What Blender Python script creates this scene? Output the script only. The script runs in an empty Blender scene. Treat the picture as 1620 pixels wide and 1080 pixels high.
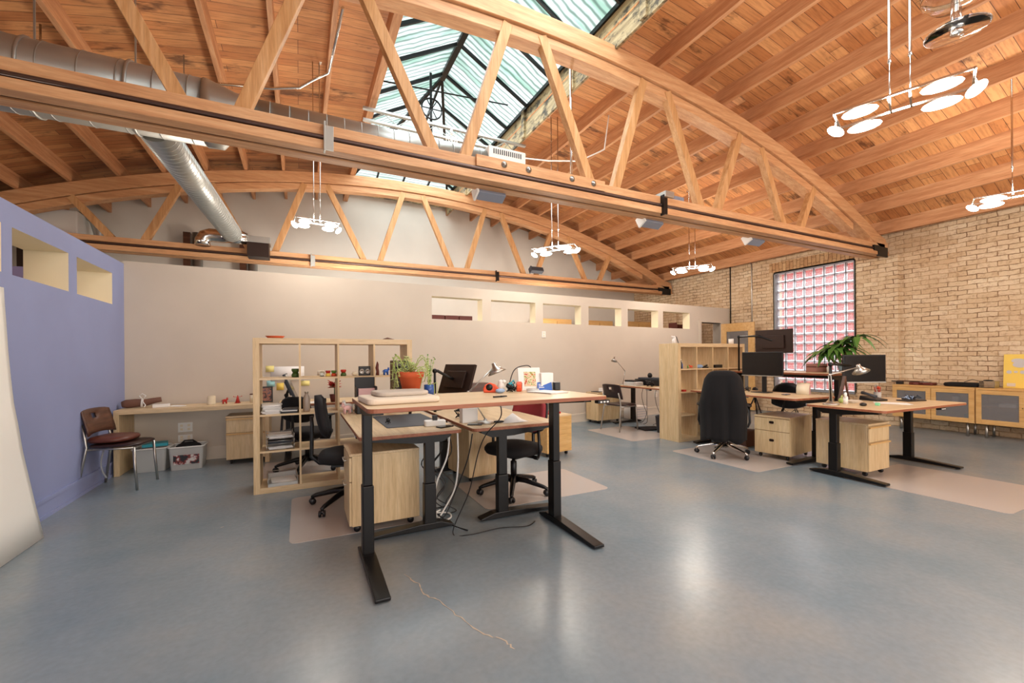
import bpy, bmesh, math, random
from mathutils import Vector, Matrix, Euler
PI = math.pi
rnd = random.Random(7)
C = bpy.context.scene.collection
SC = bpy.context.scene

# ------------------------------------------------------------------ camera
CAM_H = 1.30
F_PX, YAW, ROLL, CY = 680.5, 0.4575, -0.0077, 565.6
cam = bpy.data.cameras.new('camera')
cam_o = bpy.data.objects.new('camera', cam); C.objects.link(cam_o)
cam.sensor_fit = 'HORIZONTAL'; cam.sensor_width = 36.0
cam.lens = 36.0 * F_PX / 1620.0
cam.shift_y = (CY - 540.0) / 1620.0
cam.clip_start = 0.05; cam.clip_end = 200
_c, _s = math.cos(YAW), math.sin(YAW)
_r = Vector((_c, -_s, 0)); _f = Vector((_s, _c, 0)); _u = Vector((0, 0, 1))
_r2 = _r * math.cos(ROLL) + _u * math.sin(ROLL); _u2 = _u * math.cos(ROLL) - _r * math.sin(ROLL)
cam_o.matrix_world = Matrix(((_r2.x, _u2.x, -_f.x, 0), (_r2.y, _u2.y, -_f.y, 0), (_r2.z, _u2.z, -_f.z, CAM_H), (0, 0, 0, 1)))
SC.camera = cam_o

# ------------------------------------------------------------------ world, exposure
SC.view_settings.view_transform = 'Standard'
SC.view_settings.look = 'None'
SC.view_settings.gamma = 1.0
SC.view_settings.use_curve_mapping = False
SC.view_settings.exposure = 0.0
w = bpy.data.worlds.new('overcast_sky'); SC.world = w; w.use_nodes = True
w.node_tree.nodes['Background'].inputs[0].default_value = (0.90, 0.96, 1.0, 1)
w.node_tree.nodes['Background'].inputs[1].default_value = 2.0

def area_light(name, loc, rot, sx, sy, power, color):
    l = bpy.data.lights.new(name, 'AREA'); l.shape = 'RECTANGLE'; l.size = sx; l.size_y = sy
    l.energy = power; l.color = color
    o = bpy.data.objects.new(name, l); o.location = loc; o.rotation_euler = rot; C.objects.link(o)
    return o
def point_light(name, loc, power, color, radius=0.12):
    l = bpy.data.lights.new(name, 'POINT'); l.energy = power; l.color = color; l.shadow_soft_size = radius
    o = bpy.data.objects.new(name, l); o.location = loc; C.objects.link(o)
    return o
WARM = (1.0, 0.885, 0.77)
PENDANTS = [(3.84, 1.52, 3.10, -71), (0.21, 6.19, 3.10, 6), (3.79, 6.05, 3.10, -50), (7.14, 6.2, 3.10, -55), (7.35, 1.83, 3.12, -71)]
for i, (x, y, z, a) in enumerate(PENDANTS):
    point_light('pendant_and_fill_glow', (x, y, z + 0.02), 40 if i == 1 else 78, WARM, 0.14)
# added fill lights without fixtures, extending the lamp grid behind the camera
for x, y in ((0.2, -2.0), (3.8, -2.3), (7.3, -2.3)):
    point_light('pendant_and_fill_glow', (x, y, 3.1), 90, WARM, 0.3)
# added fill light behind the camera, in place of assumed windows
area_light('camera_side_fill', (2.8, -3.35, 1.7), (math.radians(-90), 0, PI), 9.0, 2.4, 240, (1.0, 0.95, 0.92))
# daylight falling in under the skylight glass
area_light('skylight_daylight', (2.25, 4.9, 5.42), (0, 0, 0), 2.1, 10.2, 270, (0.90, 0.97, 1.0))
# added area light outside the glass block window, brightening the block rims
area_light('alley_fill', (12.4, 5.5, 5.2), (0, math.radians(38), 0), 3.0, 6.0, 520, (0.95, 0.97, 1.0))
# added unseen fill lights behind the partitions, brightening far wall and rooms
point_light('rear_room_fill', (5.5, 8.9, 2.35), 90, WARM, 0.3); point_light('rear_room_fill', (0.8, 8.5, 2.35), 130, WARM, 0.3)
point_light('side_room_fill', (-3.6, 6.0, 2.2), 45, WARM, 0.3)

# ------------------------------------------------------------------ materials
def srgb(h):
    h = h.lstrip('#'); v = [int(h[i:i + 2], 16) / 255 for i in (0, 2, 4)]
    return tuple((c / 12.92 if c <= 0.04045 else ((c + 0.055) / 1.055) ** 2.4) for c in v) + (1,)
M = {}
def mat(name, color='#888888', rough=0.5, metal=0.0, **kw):
    m = bpy.data.materials.new(name); m.use_nodes = True
    b = m.node_tree.nodes['Principled BSDF']
    b.inputs['Base Color'].default_value = srgb(color) if isinstance(color, str) else color
    b.inputs['Roughness'].default_value = rough; b.inputs['Metallic'].default_value = metal
    for k, v in kw.items():
        b.inputs[k.replace('_', ' ')].default_value = v
    M[name] = m
    return m
def nd(m, t, **kw):
    n = m.node_tree.nodes.new(t)
    for k, v in kw.items():
        if isinstance(k, str) and hasattr(n, k): setattr(n, k, v)
    return n
def lk(m, a, b): m.node_tree.links.new(a, b)
def coords(m, scale=(1, 1, 1), kind='Object', rot=(0, 0, 0)):
    t = nd(m, 'ShaderNodeTexCoord'); mp = nd(m, 'ShaderNodeMapping')
    mp.inputs['Scale'].default_value = scale; mp.inputs['Rotation'].default_value = rot
    lk(m, t.outputs[kind], mp.inputs['Vector'])
    return mp.outputs['Vector']
def ramp(m, fac, stops):
    r = nd(m, 'ShaderNodeValToRGB'); e = r.color_ramp.elements
    while len(e) < len(stops): e.new(0.5)
    for i, (p, c) in enumerate(stops):
        e[i].position = p; e[i].color = srgb(c) if isinstance(c, str) else c
    lk(m, fac, r.inputs['Fac']); return r.outputs['Color']
def noise(m, vec, scale, detail=4, rough=0.55):
    n = nd(m, 'ShaderNodeTexNoise'); n.inputs['Scale'].default_value = scale
    n.inputs['Detail'].default_value = detail; n.inputs['Roughness'].default_value = rough
    lk(m, vec, n.inputs['Vector']); return n.outputs['Fac']
def mix(m, fac, a, b, mode='MIX'):
    n = nd(m, 'ShaderNodeMix'); n.data_type = 'RGBA'; n.blend_type = mode
    if hasattr(fac, 'links'): lk(m, fac, n.inputs[0])
    else: n.inputs[0].default_value = fac
    for s, v in ((6, a), (7, b)):
        if hasattr(v, 'links'): lk(m, v, n.inputs[s])
        else: n.inputs[s].default_value = srgb(v) if isinstance(v, str) else v
    return n.outputs[2]
def bump(m, height, strength=0.3, dist=0.01):
    n = nd(m, 'ShaderNodeBump'); n.inputs['Strength'].default_value = strength; n.inputs['Distance'].default_value = dist
    lk(m, height, n.inputs['Height']); lk(m, n.outputs['Normal'], m.node_tree.nodes['Principled BSDF'].inputs['Normal'])
def base(m, col): lk(m, col, m.node_tree.nodes['Principled BSDF'].inputs['Base Color'])
def setrough(m, fac, a, b):
    n = nd(m, 'ShaderNodeMapRange'); n.inputs[3].default_value = a; n.inputs[4].default_value = b
    lk(m, fac, n.inputs[0]); lk(m, n.outputs[0], m.node_tree.nodes['Principled BSDF'].inputs['Roughness'])

def wood(name, dark, mid, light, axis='X', rough=0.45, scale=1.0):
    m = mat(name, mid, rough)
    s = {'X': (0.6, 9, 9), 'Y': (9, 0.6, 9), 'Z': (9, 9, 0.6)}[axis]
    v = coords(m, tuple(k * scale for k in s))
    n1 = noise(m, v, 2.2, 6, 0.6); n2 = noise(m, coords(m, tuple(k * scale * 3 for k in s)), 4.0, 4, 0.6)
    c1 = ramp(m, n1, [(0.25, dark), (0.5, mid), (0.75, light)])
    c2 = ramp(m, n2, [(0.3, '#b0a090'), (0.6, '#ffffff')])
    base(m, mix(m, 0.35, c1, c2, 'MULTIPLY'))
    bump(m, n2, 0.08, 0.003)
    return m
wood('timber_x', '#b98055', '#d29e70', '#e2b68a', 'X', 0.55)
wood('timber_y', '#ab7148', '#c99165', '#dcac80', 'Y', 0.6)
wood('timber_z', '#b27c48', '#cc9a66', '#dcb082', 'Z', 0.55)
wood('maple_x', '#cdae83', '#d9bd94', '#e4cda8', 'X', 0.4)
wood('maple_y', '#cdae83', '#d9bd94', '#e4cda8', 'Y', 0.4)
wood('maple_z', '#c9a97c', '#d8bc90', '#e3cba4', 'Z', 0.42)
wood('oak_x', '#c99a5c', '#d8ac6d', '#e2bd83', 'X', 0.4)
wood('aged_board', '#7d6848', '#a8946c', '#c4b088', 'Y', 0.7)
m = M['aged_board']; _b = m.node_tree.nodes['Principled BSDF']; _src = _b.inputs['Base Color'].links[0].from_socket
_st = noise(m, coords(m, (1, 1.6, 3)), 2.0, 5, 0.7); base(m, mix(m, 0.9, _src, ramp(m, _st, [(0.40, '#2c2418'), (0.52, '#ffffff')]), 'MULTIPLY'))
wood('desk_edge', '#86482e', '#9c5c3e', '#b4744e', 'X', 0.45)
wood('dark_wood', '#3a2118', '#553526', '#6f4935', 'X', 0.35)

# roof deck: boards laid across the joists
m = mat('roof_deck', '#b87a4a', 0.65)
t = nd(m, 'ShaderNodeTexCoord')
br = nd(m, 'ShaderNodeTexBrick'); br.offset = 0.37; br.offset_frequency = 3
for k, v in (('Scale', 1.0), ('Brick Width', 2.2), ('Row Height', 0.135), ('Mortar Size', 0.003), ('Mortar Smooth', 0.2), ('Bias', 0.0)): br.inputs[k].default_value = v
br.inputs['Color1'].default_value = srgb('#dfa269'); br.inputs['Color2'].default_value = srgb('#c07c48'); br.inputs['Mortar'].default_value = srgb('#5c3420')
lk(m, t.outputs['Object'], br.inputs['Vector'])
g = noise(m, coords(m, (1.2, 14, 3)), 2.5, 6, 0.65)
gc = ramp(m, g, [(0.3, '#8a5a3c'), (0.55, '#ffffff')])
c = mix(m, 0.45, br.outputs['Color'], gc, 'MULTIPLY')
st = noise(m, coords(m, (0.9, 2.4, 1)), 1.1, 5, 0.7)
stc = ramp(m, st, [(0.34, '#4a2a1c'), (0.43, '#ffffff')])
base(m, mix(m, 0.75, c, stc, 'MULTIPLY')); bump(m, br.outputs['Fac'], -0.4, 0.006)

# brick
def brick(name, c1, c2, mortar, vert=False):
    m = mat(name, '#c9a377', 0.85)
    t = nd(m, 'ShaderNodeTexCoord'); sep = nd(m, 'ShaderNodeSeparateXYZ'); cmb = nd(m, 'ShaderNodeCombineXYZ')
    lk(m, t.outputs['Object'], sep.inputs[0])
    a, b = ('Z', 'Y') if vert else ('Y', 'Z')
    lk(m, sep.outputs[a], cmb.inputs['X']); lk(m, sep.outputs[b], cmb.inputs['Y'])
    dn = noise(m, t.outputs['Object'], 5.0, 3, 0.6)
    off = nd(m, 'ShaderNodeVectorMath'); off.operation = 'ADD'
    sc_ = nd(m, 'ShaderNodeMath'); sc_.operation = 'MULTIPLY_ADD'; lk(m, dn, sc_.inputs[0]); sc_.inputs[1].default_value = 0.05; sc_.inputs[2].default_value = -0.025
    lk(m, cmb.outputs[0], off.inputs[0]); c3 = nd(m, 'ShaderNodeCombineXYZ'); lk(m, sc_.outputs[0], c3.inputs['X']); lk(m, sc_.outputs[0], c3.inputs['Y']); lk(m, c3.outputs[0], off.inputs[1])
    br = nd(m, 'ShaderNodeTexBrick'); br.offset = 0.5
    for k, v in (('Scale', 1.0), ('Brick Width', 0.235), ('Row Height', 0.079), ('Mortar Size', 0.006), ('Mortar Smooth', 0.35), ('Bias', 0.1)): br.inputs[k].default_value = v
    br.inputs['Color1'].default_value = srgb(c1); br.inputs['Color2'].default_value = srgb(c2); br.inputs['Mortar'].default_value = srgb(mortar)
    lk(m, off.outputs[0], br.inputs['Vector'])
    if not vert and name == 'brick_yellow': lk(m, ramp(m, noise(m, t.outputs['Object'], 2.6, 4, 0.7), [(0.40, '#8a6646'), (0.56, '#d9bb94')]), br.inputs['Mortar'])
    n2 = noise(m, t.outputs['Object'], 14, 5, 0.7); n3 = noise(m, t.outputs['Object'], 0.7, 3, 0.5)
    c = mix(m, 0.45, br.outputs['Color'], ramp(m, n2, [(0.3, '#a8825e'), (0.5, '#ffffff')]), 'MULTIPLY')
    base(m, mix(m, 0.4, c, ramp(m, n3, [(0.35, '#c99f74'), (0.65, '#ffffff')]), 'MULTIPLY'))
    bm_ = nd(m, 'ShaderNodeMath'); bm_.operation = 'MULTIPLY_ADD'; lk(m, br.outputs['Fac'], bm_.inputs[0]); bm_.inputs[1].default_value = -1.0
    lk(m, n2, bm_.inputs[2]); bump(m, bm_.outputs[0], 0.9, 0.02)
    return m
brick('brick_yellow', '#eeddbf', '#dfc6a2', '#cfae86')
brick('brick_soldier', '#e6c79a', '#d0a678', '#9c7550', True)
brick('brick_red', '#b43c3a', '#c4504a', '#d8a49a')

def plaster(name, col, rough=0.75):
    m = mat(name, col, rough); v = coords(m)
    n = noise(m, v, 1.3, 3); base(m, mix(m, 0.10, col, ramp(m, n, [(0.3, '#8c8078'), (0.7, '#ffffff')]), 'MULTIPLY'))
    bump(m, noise(m, v, 90, 2), 0.06, 0.002); return m
plaster('paint_beige', '#cec2b3'); plaster('paint_cream', '#efe2c4'); plaster('paint_blue', '#8f97bd'); plaster('paint_purple', '#6f6488')
plaster('paint_white', '#e2ddd3'); plaster('paint_trim', '#dcd0c0', 0.5)

# floor
m = mat('floor_epoxy', '#7d8a94', 0.27)
v = coords(m); n1 = noise(m, v, 0.55, 5, 0.6); n2 = noise(m, v, 3.0, 3, 0.5); n3 = noise(m, v, 30, 2, 0.5)
c1 = ramp(m, n1, [(0.30, '#6e838f'), (0.5, '#879299'), (0.70, '#9b9a96')])
c2 = mix(m, 0.35, c1, ramp(m, n3, [(0.0, '#a8a8a8'), (1.0, '#ffffff')]), 'MULTIPLY')
base(m, c2)
bump(m, noise(m, v, 1.6, 2, 0.5), 0.10, 0.02)

mat('black_metal', '#100e0e', 0.35, 0.3); mat('black_plastic', '#0e0c0f', 0.4); mat('black_fabric', '#0f0b0d', 0.9)
mat('dark_brown_metal', '#32221c', 0.45, 0.5); mat('rod_metal', '#6a5650', 0.4, 0.6); mat('chrome', '#d9d6d2', 0.18, 1.0); mat('brushed_steel', '#b9b5ae', 0.35, 1.0)
mat('galvanized', '#b4b6b2', 0.38, 0.85); mat('white_plastic', '#e9e6e0', 0.4); mat('white_paper', '#efece8', 0.8)
mat('grey_plastic', '#8d8f92', 0.5); mat('dark_grey', '#3c3f46', 0.6); mat('screen', '#0b080b', 0.12)
mat('terracotta', '#c2562c', 0.75); mat('leaf_green', '#5d8a35', 0.55); mat('leaf_pale', '#a9b86a', 0.6); mat('leaf_dark', '#3f5a24', 0.5)
mat('red_mesh', '#8e2a30', 0.8); mat('red_paint', '#b5281e', 0.5); mat('orange_plastic', '#e5562f', 0.4); mat('blue_plastic', '#2f62b8', 0.4)
mat('teal', '#1f98a8', 0.5); mat('pink', '#e8b9b4', 0.6); mat('brown_leather', '#5d2f22', 0.4); mat('brown_cloth', '#6c4a3c', 0.9)
mat('cream_cloth', '#dccdb9', 0.95); mat('cream_plastic', '#e6d8bd', 0.5); mat('yellow_card', '#f0cf62', 0.7); mat('yellow_paper', '#ecdf8f', 0.8)
mat('cyan_paper', '#9fd3d6', 0.8); mat('green_glass', '#86d0a0', 0.2); mat('dark_red_wood', '#5c2014', 0.5); mat('light_blue', '#8fa6c4', 0.5)
mat('whiteboard', '#f1eee6', 0.3); mat('cable_white', '#e6e2dc', 0.5); mat('seat_vinyl', '#2a1512', 0.3)
mat('mirror_glass', '#e8f0ee', 0.05, 0.0, Transmission_Weight=0.9)
mat('lamp_glass', '#ffffff', 0.3)
b = M['lamp_glass'].node_tree.nodes['Principled BSDF']; b.inputs['Emission Color'].default_value = (1, 0.95, 0.86, 1); b.inputs['Emission Strength'].default_value = 14.0

def blend_mat(name, color, fac_transparent, rough=0.3, translucent=False):
    """thin sheet: part see-through, part frosted"""
    m = bpy.data.materials.new(name); m.use_nodes = True; nt = m.node_tree; nt.nodes.clear()
    out = nt.nodes.new('ShaderNodeOutputMaterial'); mx = nt.nodes.new('ShaderNodeMixShader'); tr = nt.nodes.new('ShaderNodeBsdfTransparent')
    if translucent:
        s = nt.nodes.new('ShaderNodeBsdfTranslucent'); s.inputs['Color'].default_value = srgb(color)
    else:
        s = nt.nodes.new('ShaderNodeBsdfPrincipled'); s.inputs['Base Color'].default_value = srgb(color); s.inputs['Roughness'].default_value = rough
    tr.inputs['Color'].default_value = (0.92, 0.92, 0.92, 1)
    mx.inputs[0].default_value = fac_transparent
    nt.links.new(s.outputs[0], mx.inputs[1]); nt.links.new(tr.outputs[0], mx.inputs[2]); nt.links.new(mx.outputs[0], out.inputs[0])
    M[name] = m; return m
blend_mat('chair_mat_plastic', '#d8ccc4', 0.42, 0.25)
blend_mat('clear_plastic', '#dcdcd8', 0.45, 0.2)
blend_mat('frosted_door', '#8a8a8c', 0.5, 0.35)
# skylight sheet: wired corrugated glass, streaked with grime
m = blend_mat('skylight_glass', '#e4f3ea', 0.25, translucent=True); nt = m.node_tree
tl = [n for n in nt.nodes if n.type == 'BSDF_TRANSLUCENT'][0]
v = coords(m, (1, 1, 1)); wv = nd(m, 'ShaderNodeTexWave'); wv.bands_direction = 'Y'; wv.inputs['Scale'].default_value = 3.1; wv.inputs['Distortion'].default_value = 3.5; wv.inputs['Detail'].default_value = 2
lk(m, v, wv.inputs['Vector'])
s1 = ramp(m, wv.outputs['Fac'], [(0.0, '#a3b0a8'), (0.55, '#f8fcfa')]); s2 = ramp(m, noise(m, coords(m, (0.5, 3, 0.5)), 1.5, 4), [(0.35, '#b4d2c2'), (0.55, '#ffffff')])
lk(m, mix(m, 0.9, s1, s2, 'MULTIPLY'), tl.inputs['Color'])
# glass block: clear wavy centre; translucent white rim paints in light refracted at the edges
m = bpy.data.materials.new('glass_block'); m.use_nodes = True; M['glass_block'] = m; nt = m.node_tree; nt.nodes.clear()
out = nt.nodes.new('ShaderNodeOutputMaterial'); mx = nt.nodes.new('ShaderNodeMixShader')
rf = nt.nodes.new('ShaderNodeBsdfTransparent'); rf.inputs[0].default_value = (0.97, 0.95, 0.95, 1)
fr = nt.nodes.new('ShaderNodeBsdfTranslucent'); fr.inputs['Color'].default_value = srgb('#ffffff')
t = nd(m, 'ShaderNodeTexCoord'); nz = nd(m, 'ShaderNodeTexNoise'); nz.inputs['Scale'].default_value = 16; nz.inputs['Detail'].default_value = 3; lk(m, t.outputs['Object'], nz.inputs['Vector'])
sep = nd(m, 'ShaderNodeSeparateXYZ'); lk(m, t.outputs['Object'], sep.inputs[0])
def edge(sock, off):
    a = nd(m, 'ShaderNodeMath'); a.operation = 'ADD'; lk(m, sock, a.inputs[0]); a.inputs[1].default_value = off
    p = nd(m, 'ShaderNodeMath'); p.operation = 'PINGPONG'; lk(m, a.outputs[0], p.inputs[0]); p.inputs[1].default_value = 0.1015
    return p.outputs[0]
mn = nd(m, 'ShaderNodeMath'); mn.operation = 'MINIMUM'; lk(m, edge(sep.outputs['Y'], -4.66 + 4.06), mn.inputs[0]); lk(m, edge(sep.outputs['Z'], -0.56 + 4.06), mn.inputs[1])
ad = nd(m, 'ShaderNodeMath'); ad.operation = 'MULTIPLY_ADD'; lk(m, nz.outputs['Fac'], ad.inputs[0]); ad.inputs[1].default_value = 0.05; lk(m, mn.outputs[0], ad.inputs[2])
mr = nd(m, 'ShaderNodeMapRange'); mr.inputs[1].default_value = 0.047; mr.inputs[2].default_value = 0.060; mr.inputs[3].default_value = 1.0; mr.inputs[4].default_value = 0.22
lk(m, ad.outputs[0], mr.inputs[0]); lk(m, mr.outputs[0], mx.inputs[0]); lk(m, rf.outputs[0], mx.inputs[1]); lk(m, fr.outputs[0], mx.inputs[2]); lk(m, mx.outputs[0], out.inputs[0])

# ------------------------------------------------------------------ mesh helpers
class MB:
    def __init__(s): s.bm = bmesh.new()
    def box(s, x0, x1, y0, y1, z0, z1, mi=0, Mx=None):
        vs = [s.bm.verts.new((x, y, z)) for x in (x0, x1) for y in (y0, y1) for z in (z0, z1)]
        if Mx is not None:
            for v in vs: v.co = Mx @ v.co
        for a in ((0, 1, 3, 2), (4, 6, 7, 5), (0, 4, 5, 1), (2, 3, 7, 6), (0, 2, 6, 4), (1, 5, 7, 3)):
            f = s.bm.faces.new([vs[i] for i in a]); f.material_index = mi
        return s
    def bar(s, p0, p1, w, h, up=(0, 0, 1), mi=0):
        """a squared timber or bar from p0 to p1, w across, h along up"""
        p0, p1 = Vector(p0), Vector(p1); d = (p1 - p0); L = d.length; d.normalize(); up = Vector(up)
        sd = d.cross(up)
        if sd.length < 1e-4: sd = d.cross(Vector((1, 0, 0)))
        sd.normalize(); u = sd.cross(d).normalized()
        vs = [s.bm.verts.new(p + sd * a * w / 2 + u * b_ * h / 2) for p in (p0, p1) for a, b_ in ((-1, -1), (1, -1), (1, 1), (-1, 1))]
        for a in ((0, 1, 2, 3), (7, 6, 5, 4), (0, 4, 5, 1), (1, 5, 6, 2), (2, 6, 7, 3), (3, 7, 4, 0)):
            f = s.bm.faces.new([vs[i] for i in a]); f.material_index = mi
        return s
    def tube(s, pts, r, n=10, caps=True, mi=0):
        pts = [Vector(p) for p in pts]; rs = r if isinstance(r, (list, tuple)) else [r] * len(pts)
        rings = []; prev = None
        for i, p in enumerate(pts):
            if i == 0: d = pts[1] - p
            elif i == len(pts) - 1: d = p - pts[-2]
            else: d = (pts[i + 1] - p).normalized() + (p - pts[i - 1]).normalized()
            if d.length < 1e-9: d = Vector((0, 0, 1))
            d.normalize()
            if prev is None: a = d.orthogonal().normalized()
            else:
                a = prev - d * prev.dot(d)
                a = a.normalized() if a.length > 1e-6 else d.orthogonal().normalized()
            prev = a; b_ = d.cross(a)
            rings.append([s.bm.verts.new(p + (a * math.cos(2 * PI * k / n) + b_ * math.sin(2 * PI * k / n)) * rs[i]) for k in range(n)])
        for i in range(len(rings) - 1):
            for k in range(n):
                f = s.bm.faces.new((rings[i][k], rings[i][(k + 1) % n], rings[i + 1][(k + 1) % n], rings[i + 1][k])); f.smooth = True; f.material_index = mi
        if caps:
            for rg in (list(reversed(rings[0])), rings[-1]):
                f = s.bm.faces.new(rg); f.material_index = mi
        return s
    def lathe(s, prof, c=(0, 0, 0), n=20, Mx=None, mi=0, close=False):
        """prof: (radius, z) pairs turned round the z axis through c"""
        c = Vector(c); rings = []
        for r, z in prof:
            if r < 1e-5: rings.append([s.bm.verts.new((c.x, c.y, c.z + z))])
            else: rings.append([s.bm.verts.new((c.x + r * math.cos(2 * PI * k / n), c.y + r * math.sin(2 * PI * k / n), c.z + z)) for k in range(n)])
        if Mx is not None:
            for rg in rings:
                for v in rg: v.co = Mx @ v.co
        for A, B in zip(rings, rings[1:]):
            for k in range(n):
                if len(A) == 1 and len(B) == 1: continue
                if len(A) == 1: q = (A[0], B[(k + 1) % n], B[k])
                elif len(B) == 1: q = (A[k], A[(k + 1) % n], B[0])
                else: q = (A[k], A[(k + 1) % n], B[(k + 1) % n], B[k])
                f = s.bm.faces.new(q); f.smooth = True; f.material_index = mi
        if len(rings[0]) > 1: s.bm.faces.new(list(reversed(rings[0]))).material_index = mi
        if len(rings[-1]) > 1: s.bm.faces.new(rings[-1]).material_index = mi
        return s
    def ball(s, c, r, n=12, m_=8, Mx=None, mi=0):
        r = r if isinstance(r, (tuple, list)) else (r, r, r)
        T = Matrix.Translation(Vector(c)) @ (Mx or Matrix.Identity(4)) @ Matrix.Diagonal((*r, 1))
        prof = [(math.sin(PI * i / m_), -math.cos(PI * i / m_)) for i in range(m_ + 1)]
        prof[0] = (0, -1); prof[-1] = (0, 1)
        return s.lathe(prof, (0, 0, 0), n, T, mi)
    def prism(s, poly, a, b_, axis='z', mi=0, side=None, Mx=None):
        """poly: 2D outline extruded from a to b along axis"""
        def P(u, v, w):
            q = {'z': (u, v, w), 'y': (u, w, v), 'x': (w, u, v)}[axis]
            q = Vector(q); return Mx @ q if Mx is not None else q
        A = [s.bm.verts.new(P(u, v, a)) for u, v in poly]; B = [s.bm.verts.new(P(u, v, b_)) for u, v in poly]
        s.bm.faces.new(list(reversed(A))).material_index = mi; s.bm.faces.new(B).material_index = mi
        n = len(poly)
        for i in range(n):
            f = s.bm.faces.new((A[i], A[(i + 1) % n], B[(i + 1) % n], B[i])); f.material_index = mi if side is None else side
        return s
    def sheet(s, rows, mi=0, thick=0.0):
        """grid of points; thick > 0 gives it a second skin"""
        g = [[s.bm.verts.new(Vector(p)) for p in r] for r in rows]; fs = []
        for i in range(len(g) - 1):
            for j in range(len(g[0]) - 1):
                f = s.bm.faces.new((g[i][j], g[i][j + 1], g[i + 1][j + 1], g[i + 1][j])); f.smooth = True; f.material_index = mi; fs.append(f)
        if thick:
            bmesh.ops.recalc_face_normals(s.bm, faces=fs)
            bmesh.ops.solidify(s.bm, geom=fs, thickness=thick)
        return s
    def build(s, name, m, parent=None, bevel=0.0, smooth=False, seg=2, **tags):
        bmesh.ops.recalc_face_normals(s.bm, faces=s.bm.faces[:])
        me = bpy.data.meshes.new(name); s.bm.to_mesh(me); s.bm.free()
        for k in (m if isinstance(m, (list, tuple)) else [m]): me.materials.append(M[k] if isinstance(k, str) else k)
        if smooth:
            for p in me.polygons: p.use_smooth = True
        o = bpy.data.objects.new(name, me); C.objects.link(o)
        if parent: o.parent = parent
        if bevel:
            bv = o.modifiers.new('bevel', 'BEVEL'); bv.width = bevel; bv.segments = seg; bv.limit_method = 'ANGLE'; bv.angle_limit = math.radians(40)
        for k, v in tags.items(): o[k] = v
        return o
def rrect(w, d, r, n=4, cx=0, cy=0):
    pts = []
    for sx, sy, a0 in ((1, 1, 0), (-1, 1, 90), (-1, -1, 180), (1, -1, 270)):
        for k in range(n + 1):
            a = math.radians(a0 + 90 * k / n); pts.append((cx + sx * (w / 2 - r) + r * math.cos(a), cy + sy * (d / 2 - r) + r * math.sin(a)))
    return pts
def thing(name, label, cat, loc=(0, 0, 0), rz=0.0, group=None):
    o = bpy.data.objects.new(name, None); C.objects.link(o); o.empty_display_size = 0.1
    o.location = loc; o.rotation_euler = (0, 0, math.radians(rz)); o['label'] = label; o['category'] = cat
    if group: o['group'] = group
    return o
def solo(mb, name, m, label, cat, loc=(0, 0, 0), rz=0.0, group=None, bevel=0.0, smooth=False):
    o = mb.build(name, m, None, bevel, smooth); o.location = loc; o.rotation_euler = (0, 0, math.radians(rz))
    o['label'] = label; o['category'] = cat
    if group: o['group'] = group
    return o
def struct(o): o['kind'] = 'structure'; return o
def copy_thing(src, loc, rz, label, group=None):
    r = src.copy(); C.objects.link(r); r.location = loc; r.rotation_euler = (0, 0, math.radians(rz)); r['label'] = label
    if group: r['group'] = group
    for ch in list(src.children):
        c_ = ch.copy(); C.objects.link(c_); c_.parent = r
        for g_ in list(ch.children):
            d = g_.copy(); C.objects.link(d); d.parent = c_
    return r
# ================================================================== the room shell
def arc_z(x, drop=0.0):
    R_ = 17.4; return 5.1 - R_ + math.sqrt((R_ - drop) ** 2 - (x - 2.3) ** 2) + 0.0
XL, XR, YF, YB = -5.3, 9.9, -3.5, 10.95
b = MB(); b.box(XL - .2, XR + .3, YF - .2, YB + .2, -0.1, 0); fl = struct(b.build('floor', 'floor_epoxy'))
def crack(pts, w_, name='crack'):
    rows = []
    r2 = random.Random(3)
    dense = []
    for (x0, y0), (x1, y1) in zip(pts, pts[1:]):
        for k in range(5): dense.append((x0 + (x1 - x0) * k / 5 + r2.uniform(-.008, .008), y0 + (y1 - y0) * k / 5 + r2.uniform(-.006, .006)))
    dense.append(pts[-1])
    for i, (x, y) in enumerate(dense):
        ww = w_ * r2.uniform(.3, 1.2) * (0.3 if i in (0, len(dense) - 1) else 1)
        rows.append([(x - ww, y, 0.0012), (x + ww, y, 0.0012)])
    q = MB(); q.sheet(rows); return q.build(name, 'crack_fill', fl)
mat('crack_fill', '#b8a793', 0.8)
crack([(0.556, 2.62), (0.60, 2.47), (0.60, 2.35), (0.66, 2.24), (0.71, 2.05), (0.765, 1.87), (0.83, 1.80), (0.85, 1.72)], 0.0045)
crack([(-0.62, 3.98), (-0.48, 4.02), (-0.34, 4.03)], 0.003)
crack([(-0.27, 4.12), (-0.12, 4.13)], 0.003)

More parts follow.
